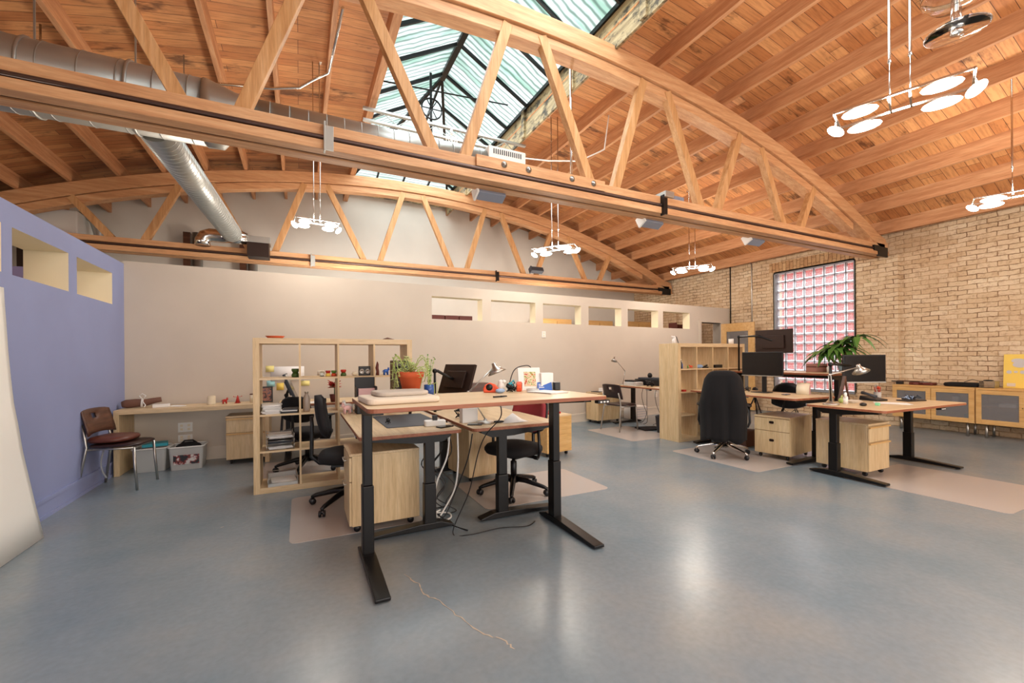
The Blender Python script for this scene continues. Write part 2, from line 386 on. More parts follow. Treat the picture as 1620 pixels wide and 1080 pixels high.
# partition across the back of the office: plane Y = 6.89 + 0.0555 X, 0.28 m deep, with a row of open niches
PSL = 0.0555
PA = math.atan(PSL); PL = lambda X: (X - 0.0) / math.cos(PA)
PM = Matrix.Translation((0, 6.89, 0)) @ Matrix.Rotation(PA, 4, 'Z')
def holed_wall(b, x0, x1, z0, z1, y0, y1, holes, Mx=None, reveal=1):
    """wall slab with rectangular openings; faces of an opening take material slot `reveal`"""
    hs = sorted(holes)
    zs = (holes[0][2], holes[0][3]) if holes else (z0, z1)
    xs = x0
    # solid bands above and below share one height; piers between
    def q(pts, mi):
        vs = [b.bm.verts.new((Mx @ Vector(p)) if Mx is not None else Vector(p)) for p in pts]; b.bm.faces.new(vs).material_index = mi
    for y in (y0, y1):
        q([(x0, y, z0), (x1, y, z0), (x1, y, zs[0]), (x0, y, zs[0])], 0)
        q([(x0, y, zs[1]), (x1, y, zs[1]), (x1, y, z1), (x0, y, z1)], 0)
        cur = x0
        for h in hs:
            q([(cur, y, zs[0]), (h[0], y, zs[0]), (h[0], y, zs[1]), (cur, y, zs[1])], 0); cur = h[1]
        q([(cur, y, zs[0]), (x1, y, zs[0]), (x1, y, zs[1]), (cur, y, zs[1])], 0)
    q([(x0, y0, z0), (x0, y1, z0), (x0, y1, z1), (x0, y0, z1)], 0); q([(x1, y0, z0), (x1, y1, z0), (x1, y1, z1), (x1, y0, z1)], 0)
    q([(x0, y0, z1), (x1, y0, z1), (x1, y1, z1), (x0, y1, z1)], 0); q([(x0, y0, z0), (x1, y0, z0), (x1, y1, z0), (x0, y1, z0)], 0)
    for h in hs:
        q([(h[0], y0, zs[0]), (h[1], y0, zs[0]), (h[1], y1, zs[0]), (h[0], y1, zs[0])], reveal)
        q([(h[0], y0, zs[1]), (h[1], y0, zs[1]), (h[1], y1, zs[1]), (h[0], y1, zs[1])], reveal)
        q([(h[0], y0, zs[0]), (h[0], y1, zs[0]), (h[0], y1, zs[1]), (h[0], y0, zs[1])], reveal)
        q([(h[1], y0, zs[0]), (h[1], y1, zs[0]), (h[1], y1, zs[1]), (h[1], y0, zs[1])], reveal)
b = MB()
niches = [(1.968, 2.893), (3.067, 4.004), (4.176, 5.09), (5.286, 6.183), (6.366, 7.296), (7.458, 8.366)]
DX0, DX1, DZ = 8.76, 9.52, 2.13                                      # the doorway at the partition's end
holed_wall(b, PL(-1.93), PL(DX0), 0, 2.515, 0, 0.20, [(PL(a), PL(c_), 1.955, 2.335) for a, c_ in niches], PM)
b.box(PL(DX0), PL(DX1), 0, .20, DZ, 2.515, 0, PM); b.box(PL(DX1), PL(9.9), 0, .20, 0, 2.515, 0, PM)
struct(b.build('wall_back', ['paint_beige', 'paint_cream']))
def baseboard(name, x0, x1, m_, Mx, parent=None):
    q = MB(); q.box(x0, x1, -.014, -.0005, 0, .15, 0, Mx); q.box(x0, x1, -.022, -.0005, .135, .165, 0, Mx); q.box(x0, x1, -.024, -.0005, 0, .03, 0, Mx)
    return struct(q.build(name, m_, parent))
baseboard('baseboard_back', PL(-1.90), PL(DX0 - .08), 'paint_trim', PM)
# door at the partition's end, standing open against the brick wall
b = MB()
for x0, x1, z0, z1 in ((DX0 - .07, DX0, 0, DZ + .07), (DX1, DX1 + .07, 0, DZ + .07), (DX0, DX1, DZ, DZ + .07)): b.box(PL(x0), PL(x1), -.03, .21, z0, z1, 0, PM)
d1 = struct(b.build('door_1', 'paint_beige'))
DM = Matrix.Translation((9.50, 7.37, 0)) @ Matrix.Rotation(math.radians(-84), 4, 'Z')
b = MB()
for x0, x1, z0, z1 in ((0, .14, .02, 2.1), (.68, .82, .02, 2.1), (.14, .68, 1.90, 2.1), (.14, .68, .02, .3)): b.box(x0, x1, -.02, .02, z0, z1, 0, DM)
lf = b.build('door_leaf', 'oak_x', d1)
b = MB(); b.box(.14, .68, -.006, .006, .3, 1.9, 0, DM); b.build('door_glass', 'frosted_door', d1)
b = MB(); b.tube([DM @ Vector((.75, -.02, 1.0)), DM @ Vector((.75, -.07, 1.0)), DM @ Vector((.65, -.07, 1.0))], .011, 8); b.build('door_handle', 'brushed_steel', d1)

# blue wall on the left, niches, its baseboard
BM_ = Matrix.Translation((-1.92, 0, 0)) @ Matrix.Rotation(PI / 2, 4, 'Z')      # local x = world Y, local y = -world X
b = MB()
holed_wall(b, YF, 6.785, 0, 2.48, 0, 0.30, [(a, c_, 1.945, 2.30) for a, c_ in ((1.2, 2.07), (2.35, 3.22), (3.5, 4.385), (4.516, 5.387), (5.552, 6.417))], BM_)
struct(b.build('wall_left', ['paint_blue', 'paint_cream']))
baseboard('baseboard_left', YF, 6.76, 'paint_blue', BM_)
# rooms behind: side room's purple wall, outer left wall, far white wall, street wall
b = MB(); b.box(XL, -2.24, 7.62, 7.78, 0, 2.5); struct(b.build('wall_side_room', 'paint_purple'))
b = MB(); b.box(XL - .2, XL, YF, YB, 0, 4.0); struct(b.build('wall_outer_left', 'paint_cream'))
b = MB(); b.box(XL, XR + .2, YB, YB + .2, 0, 6.0); struct(b.build('wall_far', 'paint_white'))
b = MB(); b.box(XL, XR + .2, YF - .2, YF, 0, 6.0); struct(b.build('wall_front', 'paint_white'))

# brick wall with the glass block window
WY0, WY1, WZ0, WZ1 = 4.66, 6.284, 0.56, 3.2
b = MB()
b.box(XR, XR + .3, YF, WY0, 0, 3.75); b.box(XR, XR + .3, WY1, YB, 0, 3.75); b.box(XR, XR + .3, WY0, WY1, 0, WZ0); b.box(XR, XR + .3, WY0, WY1, WZ1, 3.75)
b.box(XR - .10, XR + .01, 3.93, 4.58, 0, 3.13); b.box(XR - .10, XR + .01, 9.1, 9.75, 0, 3.13)
struct(b.build('wall_right', 'brick_yellow'))
b = MB(); b.box(XR - .006, XR + .05, WY0 - .1, WY1 + .1, WZ1 + .03, WZ1 + .25); struct(b.build('trim_1', 'brick_soldier'))
win = MB()
fr_ = .05
win.box(XR + .0, XR + .06, WY0 - .0, WY1, WZ1 - .02, WZ1 + .03); win.box(XR, XR + .16, WY1 - .03, WY1 + .02, WZ0, WZ1); win.box(XR, XR + .06, WY0 - .02, WY0 + .02, WZ0, WZ1)
win.box(XR - .03, XR + .16, WY0, WY1, WZ0 - .04, WZ0)
w2 = struct(win.build('window_2', 'grey_plastic'))
b = MB(); P_ = 0.203
ny, nz_ = 8, 13
for j in range(nz_):
    for i in range(ny):
        y0 = WY0 + i * P_; z0 = WZ0 + j * P_ - .0
        ya, yb, za, zb_, c_ = y0 + .005, y0 + P_ - .005, z0 + .005, z0 + P_ - .005, .012
        fr = [b.bm.verts.new((XR + .10, y, z)) for y, z in ((ya + c_, za + c_), (yb - c_, za + c_), (yb - c_, zb_ - c_), (ya + c_, zb_ - c_))]
        bk = [b.bm.verts.new((XR + .112, y, z)) for y, z in ((ya, za), (yb, za), (yb, zb_), (ya, zb_))]
        b.bm.faces.new(fr)
        for k in range(4): b.bm.faces.new((fr[k], fr[(k + 1) % 4], bk[(k + 1) % 4], bk[k]))
g = b.build('glass_block_grid', 'glass_block', w2); g.location = (0, 0, 0)
b = MB()
for j in range(nz_ + 1): b.box(XR + .095, XR + .165, WY0, WY0 + ny * P_, WZ0 + j * P_ - .004, WZ0 + j * P_ + .004)
for i in range(ny + 1): b.box(XR + .095, XR + .165, WY0 + i * P_ - .004, WY0 + i * P_ + .004, WZ0, WZ0 + nz_ * P_)
b.build('mortar_grid', 'dark_grey', w2)
b = MB(); b.box(15.5, 15.8, -4, 20, -1, 4.6); ob = struct(b.build('wall_neighbour', 'brick_red'))

# ------------------------------------------------------------------ roof
DT = 0.25                                                             # joist depth: deck sits this far above the trusses
SKX0, SKX1, SKY0, SKY1 = 1.04, 3.45, -0.6, 10.75
def strip(b, x0, x1, y0, y1, n):
    rows = []
    for i in range(n + 1):
        x = x0 + (x1 - x0) * i / n; rows.append([(x, y0, arc_z(x) + DT), (x, y1, arc_z(x) + DT)])
    b.sheet(rows, thick=0.03)
b = MB(); strip(b, XL - .1, SKX0, YF, YB, 24); strip(b, SKX1, XR + .25, YF, YB, 24); strip(b, SKX0, SKX1, YF, SKY0, 8); strip(b, SKX0, SKX1, SKY1, YB, 8)
ceil = struct(b.build('ceiling', 'roof_deck'))
jx = [-5.13, -4.52, -3.91, -3.30, -2.69, -2.09, -1.49, -0.88, -0.26, 0.36, 0.99, 3.50, 4.17, 4.78, 5.37, 5.98, 6.59, 7.20, 7.79, 8.38, 8.98, 9.58]
for x in jx:
    z = arc_z(x) + 0.005; t_ = 0.10 if x in (0.99,) else 0.055
    q = MB(); q.box(-t_ / 2, t_ / 2, YF, YB, 0, DT - .002); o = q.build('joist', 'timber_y', ceil, 0.004); o.location = (x, 0, z)
    o.rotation_euler = (0, 0, 0)
# skylight: curb boards, glass gable with hipped far end, steel bars
CZ, RZ, RX = 5.50, 6.18, 2.25
HY = 7.25
b = MB(); b.box(SKX1 - .0, SKX1 + .05, SKY0, SKY1, 5.24, CZ); b.box(SKX0 - .06, SKX0 - .01, SKY0, SKY1, 5.24, CZ); b.box(SKX0, SKX1, SKY1, SKY1 + .05, 5.2, CZ); b.box(SKX0, SKX1, SKY0 - .05, SKY0, 5.2, CZ)
tr = struct(b.build('trim_2', 'aged_board'))
for y in [0.9, 2.3, 3.6, 5.0, 6.45, 7.9, 9.3, 10.4]:
    q = MB(); q.box(SKX1 - .045, SKX1 - .002, y - .05, y + .05, 5.03, CZ - .02); q.build('cleat', 'aged_board', tr, .004)
b = MB(); b.box(SKX1 - .012, SKX1 + .02, SKY0, SKY1, 5.02, 5.235); b.build('curb_board', 'aged_board', tr)
sk = MB()
def bar(p, q_, w_=.035, h_=.05): sk.bar(p, q_, w_, h_)
bar((SKX1, SKY0, CZ), (SKX1, SKY1, CZ), .06, .06); bar((SKX0, SKY0, CZ), (SKX0, SKY1, CZ), .06, .06); bar((SKX0, SKY1, CZ), (SKX1, SKY1, CZ), .06, .06); bar((SKX0, SKY0, CZ), (SKX1, SKY0, CZ), .06, .06)
bar((RX, SKY0, RZ), (RX, HY, RZ), .09, .09)
bar((RX, HY, RZ), (SKX1, SKY1, CZ), .05, .06); bar((RX, HY, RZ), (SKX0, SKY1, CZ), .05, .06)
y = SKY0 + .7
while y < SKY1 - .3:
    tt = 1.0 if y <= HY else (SKY1 - y) / (SKY1 - HY)
    zt = CZ + (RZ - CZ) * tt
    bar((SKX1, y, CZ), (SKX1 + (RX - SKX1) * tt, y, zt)); bar((SKX0, y, CZ), (SKX0 + (RX - SKX0) * tt, y, zt))
    y += .78
for x in (1.65, 2.25, 2.85):
    tt = 1 - abs(x - RX) / 1.2
    bar((x, SKY1, CZ), (x, SKY1 - (SKY1 - HY) * tt, CZ + (RZ - CZ) * tt))
w1 = struct(sk.build('window_1', 'black_metal'))
b = MB(); e_ = .03
b.sheet([[(SKX1, SKY0, CZ + e_), (SKX1, SKY1, CZ + e_)], [(RX, SKY0, RZ + e_), (RX, HY, RZ + e_)]], thick=.006)
b.sheet([[(SKX0, SKY0, CZ + e_), (SKX0, SKY1, CZ + e_)], [(RX, SKY0, RZ + e_), (RX, HY, RZ + e_)]], thick=.006)
f = [b.bm.verts.new(p) for p in ((SKX0, SKY1, CZ + e_), (SKX1, SKY1, CZ + e_), (RX, HY, RZ + e_))]; b.bm.faces.new(f)
f = [b.bm.verts.new(p) for p in ((SKX0, SKY0, CZ + e_), (SKX1, SKY0, CZ + e_), (RX, SKY0, RZ + e_))]; b.bm.faces.new(f)
b.build('glass_pane', 'skylight_glass', w1)

# ------------------------------------------------------------------ bowstring trusses
def truss(y0, label):
    t = thing('roof_truss', label, 'truss', (0, y0, 0), 0, 'timber bowstring trusses')
    X0, X1 = -5.2, 9.86
    def arc(b, yA, yB, d0, d1, xa, xb, n=56):
        ring = []
        for i in range(n + 1):
            x = xa + (xb - xa) * i / n
            zt, zb = arc_z(x, d0), arc_z(x, d1)
            ring.append([b.bm.verts.new(p) for p in ((x, yA, zb), (x, yB, zb), (x, yB, zt), (x, yA, zt))])
        for A, B in zip(ring, ring[1:]):
            for k in range(4): b.bm.faces.new((A[k], A[(k + 1) % 4], B[(k + 1) % 4], B[k]))
        b.bm.faces.new(ring[0]); b.bm.faces.new(list(reversed(ring[-1])))
    b = MB(); arc(b, 0, .25, 0.0, .20, X0, X1); b.build('top_chord', 'timber_x', t, .006)
    b = MB(); arc(b, .035, .215, .212, .33, X0 + .8, X1 - 1.1); b.build('top_chord', 'timber_x', t, .005)
    b = MB(); b.box(X0, X1 - .1, .0, .09, 3.262, 3.355); b.build('bottom_chord', 'timber_x', t, .006)
    b = MB(); b.box(X0, X1 - .1, .16, .24, 3.262, 3.355); b.build('bottom_chord', 'timber_x', t, .006)
    b = MB(); b.box(X0, X1, -.02, .10, 3.13, 3.212); b.build('bottom_chord', 'timber_x', t, .006)
    b = MB(); b.box(X0, X1, .15, .27, 3.13, 3.212); b.build('bottom_chord', 'timber_x', t, .006)
    b = MB(); b.box(X0, X1 - .2, .04, .20, 3.15, 3.34); b.build('chord_filler', 'dark_wood', t)
    for xt, xb in ((-3.3, -2.8), (-1.88, -2.37), (-1.42, -.83), (.10, -.42), (.5, 1.2), (2.02, 1.52), (2.44, 3.10), (3.93, 3.46), (4.33, 4.95), (5.77, 5.29), (6.24, 6.78), (7.6, 7.24)):
        q = MB(); q.bar((xt, .07, arc_z(xt) - .22), (xb, .07, 3.34), .11, .09, (0, 1, 0))
        q.build('web_member', 'timber_z', t, .004)
    # end shoe
    q = MB(); q.box(9.45, 9.78, -.035, .0, 3.10, 3.28); q.box(9.30, 9.5, -.04, -.005, 3.19, 3.29); q.build('end_plate', 'black_metal', t, .004)
    q = MB(); q.prism([(9.1, 3.17), (9.84, 3.17), (9.84, 3.46), (9.45, 3.57)], .02, .23, 'y'); q.build('end_block', 'timber_x', t, .006)
    # tie rod pipe along the face
    q = MB(); q.tube([(X0, -.012, 3.238), (9.4, -.012, 3.238)], .017, 10); q.build('tie_rod', 'rod_metal', t)
    for x in (0.24, 4.2):
        q = MB(); q.box(x - .035, x + .035, -.045, -.022, 3.12, 3.33); q.box(x - .045, x - .03, -.06, .0, 3.10, 3.36); q.build('hanger_bracket', 'galvanized' if x < 1 else 'black_metal', t, .002)
    return t
t1 = truss(4.10, 'bowstring timber truss crossing overhead, the nearer one below the skylight')
q = MB(); q.box(1.62, 3.25, -.03, .0, 3.257, 3.375); sp = q.build('splice_board', 'timber_x', t1, .004)
for x in (1.93, 2.22, 2.78, 3.08):
    q = MB(); q.lathe([(0, 0), (.032, 0), (.034, .006), (.018, .010), (.016, .026), (0, .028)], (0, 0, 0), 12, Matrix.Translation((x, -.03, 3.32)) @ Matrix.Rotation(PI / 2, 4, 'X')); q.build('bolt', 'brushed_steel', sp)
t2 = truss(9.30, 'bowstring timber truss standing above the beige partition, close to the far white wall')
# ================================================================== ducts, rails, lamps and other services under the roof
def ringed_tube(b, pts, r, step, n=28, rr=0.006, slant=0.0):
    """sheet-metal pipe with raised seams every `step`"""
    p0, p1 = Vector(pts[0]), Vector(pts[1]); L = (p1 - p0).length; d = (p1 - p0) / L
    b.tube([p0, p1], r, n)
    k = step
    a = d.orthogonal().normalized(); c_ = d.cross(a)
    while k < L:
        c0 = p0 + d * k
        ring = [c0 + (a * math.cos(2 * PI * i / n) + c_ * math.sin(2 * PI * i / n)) * (r + rr * .2) + d * slant * math.sin(2 * PI * i / n) for i in range(n)]
        b.tube(ring + [ring[0]], rr, 6, caps=False)
        k += step
t = thing('air_duct', 'large silver round duct running along the far side of the nearer truss', 'duct', (0, 4.92, 3.63))
q = MB(); ringed_tube(q, [(-5.2, 0, 0), (-.78, 0, 0)], .29, .24, rr=.005); q.build('wide_pipe', 'galvanized', t)
q = MB(); q.tube([(-.78, 0, 0), (-.70, 0, 0), (-.50, 0, .08), (-.42, 0, .08)], [.30, .30, .16, .16], 28); q.build('reducer', 'galvanized', t)
q = MB(); ringed_tube(q, [(-.42, 0, .08), (2.05, 0, .08)], .15, .17, rr=.004); q.build('narrow_pipe', 'galvanized', t)
for x in (-1.95, -1.30):
    q = MB(); n = 24; ring = [(x, .295 * math.cos(2 * PI * i / n), .295 * math.sin(2 * PI * i / n)) for i in range(n + 1)]; q.tube(ring, .013, 8, caps=False)
    q.bar((x, 0, .29), (x, 0, arc_z(x) - 3.63), .012, .012); q.build('hanger_strap', 'galvanized', t)
t = thing('air_register', 'white slotted air register at the end of the duct behind the splice board', 'air vent', (2.3, 4.92, 3.71))
q = MB(); q.box(-.25, .25, -.17, .17, -.16, .15); q.build('housing', 'white_plastic', t, .006)
q = MB()
for i in range(14): q.box(-.19 + i * .028, -.176 + i * .028, -.174, -.169, .06, .12)
q.build('slots', 'dark_grey', t)
t = thing('branch_duct', 'spiral silver duct slanting from the large duct to the farther truss', 'duct', (0, 0, 0))
q = MB(); ringed_tube(q, [(-1.22, 5.1, 3.50), (-1.04, 8.75, 3.47)], .15, .085, rr=.004, slant=.05); q.build('pipe', 'galvanized', t)
q = MB(); q.tube([(-1.04, 8.72, 3.47), (-1.04, 8.86, 3.47), (-1.08, 8.97, 3.47), (-1.2, 9.02, 3.47), (-1.38, 9.02, 3.47), (-1.46, 9.02, 3.44), (-1.50, 9.02, 3.36), (-1.50, 9.02, 3.28)], .115, 20); q.build('elbow', 'chrome', t)
q = MB(); q.tube([(-1.04, 8.86, 3.47), (-.96, 8.98, 3.47), (-.84, 9.0, 3.46)], [.13, .13, .10], 20); q.build('tee_outlet', 'chrome', t)
q = MB(); q.tube([(-1.16, 6.0, 3.64), (-1.16, 6.0, arc_z(-1.16))], .006, 6); q.build('hanger_wire', 'galvanized', t)
t = thing('air_diffuser', 'square metal air diffuser box fixed in front of the farther truss', 'air vent', (-.665, 9.08, 3.32))
q = MB(); q.box(-.19, .19, -.16, .16, .08, .19); q.build('top_housing', 'galvanized', t, .004)
q = MB(); q.box(-.17, .17, -.15, .15, -.17, .085); q.build('grille_box', 'dark_brown_metal', t, .004)
for i, (x, lb) in enumerate(((-1.87, 'vertical pipe behind the partition, the one nearer the blue wall'), (-.90, 'vertical pipe behind the partition, below the square air diffuser'))):
    t = thing('vent_pipe', lb, 'pipe', (x, 10.75, 0), 0, 'vertical pipes by the far wall')
    q = MB(); q.tube([(0, 0, 0), (0, 0, 3.9)], .09, 16); q.build('pipe', 'galvanized', t)
    q = MB(); q.box(-.24, -.12, -.02, .12, 0, 3.9); q.build('post', 'dark_wood', t)
t = thing('furnace', 'white furnace cabinet with flue pipes high behind the blue wall', 'furnace', (-3.62, 10.1, 2.36))
q = MB(); q.box(-.34, .26, -.35, .35, 0, 1.48); q.build('cabinet', 'white_plastic', t, .02)
q = MB(); q.box(-.50, -.35, -.3, .1, 0, 1.5); q.build('side_panel', 'dark_brown_metal', t, .01)
q = MB(); q.box(-.45, .30, -.4, .4, -2.36, 0); q.build('plinth', 'dark_wood', t)
for x in (.42,):
    q = MB(); q.tube([(x, 0, -2.36), (x, 0, 1.2), (x - .05, 0, 1.4), (x - .12, 0, 1.5), (-.1, 0, 1.50), (-.1, 0, 1.46)], .07, 14); q.build('flue', 'galvanized', t)
q = MB(); q.tube([(-.25, -.1, 1.46), (-.25, -.1, 1.55), (-.05, -.1, 1.55), (-.05, -.1, 1.46)], .025, 10); q.build('gas_pipe', 'black_metal', t)

# light rail under the nearer truss with its wash fixtures
t = thing('light_rail', 'long thin metal conduit running under the nearer truss', 'conduit', (0, 4.43, 3.205))
q = MB(); q.tube([(-.85, 0, 0), (8.6, 0, 0)], .012, 8); q.build('conduit', 'chrome', t)
q = MB(); q.box(1.6, 2.7, -.03, .03, -.012, .012); q.build('rail_cover', 'white_plastic', t)
q = MB(); q.box(5.9, 7.0, -.03, .03, -.012, .012); q.build('rail_cover', 'white_plastic', t)
def wash_light(loc, label, rz=0, dark=False):
    t = thing('wash_light', label, 'spotlight', loc, rz, 'wall wash lights on the trusses')
    Rm = Matrix.Rotation(math.radians(-28), 4, 'X')
    q = MB(); q.box(-.16, .16, -.06, .06, -.13, -.01, 0, Rm); q.build('housing', 'dark_grey' if dark else 'light_blue_grey', t, .008)
    q = MB(); q.box(-.19, -.165, -.07, .07, -.14, .0, 0, Rm); q.build('side_plate', 'white_plastic' if not dark else 'dark_grey', t, .004)
    q = MB(); q.tube([(0, 0, -.02), (0, 0, .007)], .012, 8); q.build('stem', 'black_metal', t)
    return t
mat('light_blue_grey', '#8d94a4', 0.4, 0.4)
wash_light((1.91, 4.43, 3.185), 'grey wash light under the nearer truss, below its bolted splice board')
wash_light((4.28, 4.43, 3.185), 'grey wash light under the middle of the nearer truss, between its two neighbours')
wash_light((6.44, 4.43, 3.185), 'grey wash light under the nearer truss, nearest the brick wall')
wash_light((5.22, 9.22, 3.50), 'dark wash light on the farther truss above the partition niches', 0, True)
t = thing('junction_box', 'metal box with louvred plate on top of the nearer truss chord', 'junction box', (4.32, 4.16, 3.357))
q = MB(); q.box(-.1, .05, -.09, .09, 0, .075); q.build('housing', 'galvanized', t, .003)
q = MB(); q.box(.05, .27, -.05, .09, 0, .05)
for i in range(6): q.box(.07 + i * .03, .085 + i * .03, -.054, -.049, .012, .04)
q.build('louvre', 'light_blue_grey', t, .002)

# conduits on the roof and the brick wall
def conduit(pts, r, label, m='chrome', name='conduit_pipe'):
    q = MB(); return solo(q.tube(pts, r, 8), name, m, label, 'conduit')
conduit([(-1.10, 6.28, 4.63), (-.29, 6.09, 4.66), (.02, 5.92, 4.66), (.16, 5.8, 4.72), (.33, 5.6, 4.74), (.40, 4.5, 4.74)], .016, 'thin bright conduit bending across the joists left of the skylight')
conduit([(2.60, 6.35, 4.55), (3.4, 5.6, 4.28), (3.75, 5.3, 4.22), (4.1, 5.15, 4.4), (4.15, 5.1, 4.9)], .010, 'thin pale cable sagging from the skylight beam past the splice board', 'cable_white')
conduit([(2.97, 4.362, 3.37), (2.97, 4.362, arc_z(2.97) - .02)], .014, 'upright bright rod behind the nearer truss right of the skylight')
conduit([(-2.2, 5.65, 3.95), (-2.2, 5.65, arc_z(-2.2))], .010, 'upright thin rod above the large silver duct')
conduit([(9.885, 7.40, 2.0), (9.885, 7.40, 3.60)], .014, 'dark upright conduit on the brick wall above the partition end', 'black_metal')
conduit([(9.885, 6.82, 0.9), (9.885, 6.82, 3.52), (9.885, 6.86, 3.58), (9.885, 6.95, 3.60)], .014, 'pinkish upright conduit on the brick wall left of the glass block window', 'brushed_steel')

# chain-operated vent gear and open-web steel joist in the skylight
t = thing('steel_joist', 'open-web steel joist spanning the skylight opening', 'beam', (0, 6.62, 4.9))
q = MB(); q.box(.85, 3.55, -.03, .03, .07, .10); q.box(.85, 3.55, -.03, .03, -.10, -.07); q.build('flange', 'galvanized', t)
q = MB(); zz = [(.95 + i * .2, 0, .07 if i % 2 else -.07) for i in range(13)]; q.tube(zz, .008, 6); q.build('web_rod', 'galvanized', t)
t = thing('vent_crank', 'dark spoked chain wheel hanging in the skylight', 'crank wheel', (1.98, 6.95, 5.42))
q = MB(); n = 24
q.tube([(.17 * math.cos(2 * PI * i / n), 0, .17 * math.sin(2 * PI * i / n)) for i in range(n + 1)], .014, 8, caps=False)
for a in range(6): q.tube([(0, 0, 0), (.17 * math.cos(a * PI / 3), 0, .17 * math.sin(a * PI / 3))], .009, 6)
q.build('wheel', 'black_metal', t)
q = MB(); q.tube([(0, .05, -.55), (0, .05, .62)], .022, 8); q.build('shaft', 'black_metal', t)
q = MB(); q.tube([(-.9, -.3, .05), (1.25, -.3, .22)], .012, 6); q.build('tie_bar', 'black_metal', t)
t = thing('exhaust_fan', 'small white fan with cage below the steel joist', 'fan', (2.15, 6.45, 4.72))
q = MB(); n = 16
for r_ in (.09, .055): q.tube([(r_ * math.cos(2 * PI * i / n), 0, r_ * math.sin(2 * PI * i / n)) for i in range(n + 1)], .006, 6, caps=False)
for a in range(8): q.tube([(0, 0, 0), (.09 * math.cos(a * PI / 4), 0, .09 * math.sin(a * PI / 4))], .004, 5)
q.build('cage', 'white_plastic', t)
q = MB(); q.tube([(0, 0, .08), (0, 0, .16)], .02, 8); q.build('bracket', 'white_plastic', t)

# pendant lamps: two rails, six glass discs, two rods
def pendant(x, y, z, a, label, k=1.0):
    t = thing('pendant_lamp', label, 'lamp', (x, y, z), a, 'six-disc pendant lamps')
    q = MB()
    for s in (-1, 1): q.box(-.36, .36, s * .14 - .007, s * .14 + .007, -.004, .010)
    for s in (-1, 1): q.box(s * .36 - .007, s * .36 + .007, -.147, .147, -.004, .010)
    for s in (-1, 1): q.box(s * .055 - .006, s * .055 + .006, -.14, .14, -.004, .008)
    q.build('rail_frame', 'chrome', t)
    for s in (-1, 1):
        q = MB(); H_ = arc_z(x) + .248 - z
        q.tube([(s * .055, 0, .0), (s * .055, 0, .30)], .005, 8); q.tube([(s * .055, 0, .30), (s * .055, 0, .33), (s * .055, 0, H_)], [.012, .009, .009], 10); q.build('rod', 'chrome', t)
    q = MB(); q.box(-.10, .10, -.05, .05, arc_z(x) - z + .225, arc_z(x) - z + .249); q.build('ceiling_plate', 'chrome', t, .004)
    for dx, dy, tilt in ((-.21, -.14, 0), (.21, -.14, 0), (-.21, .14, 0), (.21, .14, 0), (-.37, 0, 35), (.37, 0, -35)):
        q = MB(); Mx = Matrix.Translation((dx, dy, -.045 if tilt == 0 else -.075)) @ Matrix.Rotation(math.radians(tilt), 4, 'Y')
        rx = (.105, .052) if tilt == 0 else (.06, .06)
        q.ball((0, 0, 0), (rx[0], rx[1], .03), 20, 8, Mx); q.build('glass_disc', 'lamp_glass', t, smooth=True)
    q = MB()
    for dx, dy in ((-.21, -.14), (.21, -.14), (-.21, .14), (.21, .14), (-.37, 0), (.37, 0)): q.tube([(dx, dy, 0), (dx, dy, -.03)], .007, 6)
    q.build('disc_stems', 'chrome', t)
    t.scale = (k, k, 1)
    return t
plabels = ['glowing pendant lamp hanging closest, below the joists by the glass and chrome spotlight', 'glowing pendant lamp in front of the farther truss, nearest the blue wall', 'glowing pendant lamp below the skylight side, over the partition niches', 'glowing pendant lamp near the end of the farther truss, by the brick wall', 'glowing pendant lamp at the edge of the picture against the brick wall']
for (x, y, z, a), lb in zip(PENDANTS, plabels): pendant(x, y, z, a, lb, .72 if x < 1 else 1.0)
# glass and chrome spotlight at the top of the picture
t = thing('glass_spotlight', 'chrome spotlight with clear glass discs hanging beside the closest pendant lamp', 'lamp', (4.11, 1.31, 3.53))
mat('clear_glass', '#ffffff', 0.0, 0.0, Transmission_Weight=1.0)
q = MB(); q.lathe([(.03, 0), (.16, .008), (.17, .014), (.16, .02), (.03, .012)], (0, 0, 0), 32); q.build('lower_disc', 'clear_glass', t, smooth=True)
q = MB(); q.lathe([(0, -.012), (.035, -.005), (.035, .02), (.03, .05), (.012, .15), (0, .16)], (0, 0, 0), 20); q.build('cone', 'chrome', t, smooth=True)
q = MB(); q.lathe([(.02, .20), (.13, .21), (.18, .26), (.19, .33), (.185, .33), (.17, .265), (.12, .22), (.02, .21)], (0, 0, 0), 32); q.build('upper_bowl', 'clear_glass', t, smooth=True)
for s in (-1, 1):
    q = MB(); q.tube([(s * .08, 0, .03), (s * .06, 0, .21)], .008, 8); q.ball((s * .082, 0, .03), .014, 8, 6); q.build('rod', 'chrome', t)
q = MB(); q.tube([(0, 0, .15), (0, 0, arc_z(4.11) + .25 - 3.53)], .012, 10); q.build('stem', 'chrome', t)

# plates on the walls
def wall_plate(x, z, w_, h_, name, label, cat, n=1):
    y = 6.89 + PSL * x
    t = thing(name, label, cat, (x, y, z), math.degrees(PA))
    q = MB(); q.box(-w_ / 2, w_ / 2, -.012, 0, -h_ / 2, h_ / 2); q.build('cover', 'white_plastic', t, .003)
    q = MB()
    for i in range(n):
        cx = (i - (n - 1) / 2) * w_ / n
        for s in (-1, 1): q.box(cx - .014, cx + .014, -.014, -.011, s * h_ * .2 - .014, s * h_ * .2 + .014)
    q.build('socket' if name == 'wall_outlet' else 'button', 'cream_plastic', t)
    return t
wall_plate(4.185, 1.74, .085, .12, 'wall_switch', 'white switch plate on the beige partition below the niches', 'switch')
wall_plate(-1.33, .44, .15, .12, 'wall_outlet', 'white four-socket outlet under the wall bench, the upper one', 'outlet', 2)
wall_plate(-1.33, .30, .15, .09, 'wall_outlet', 'white outlet plate under the wall bench, the lower one', 'outlet', 2)
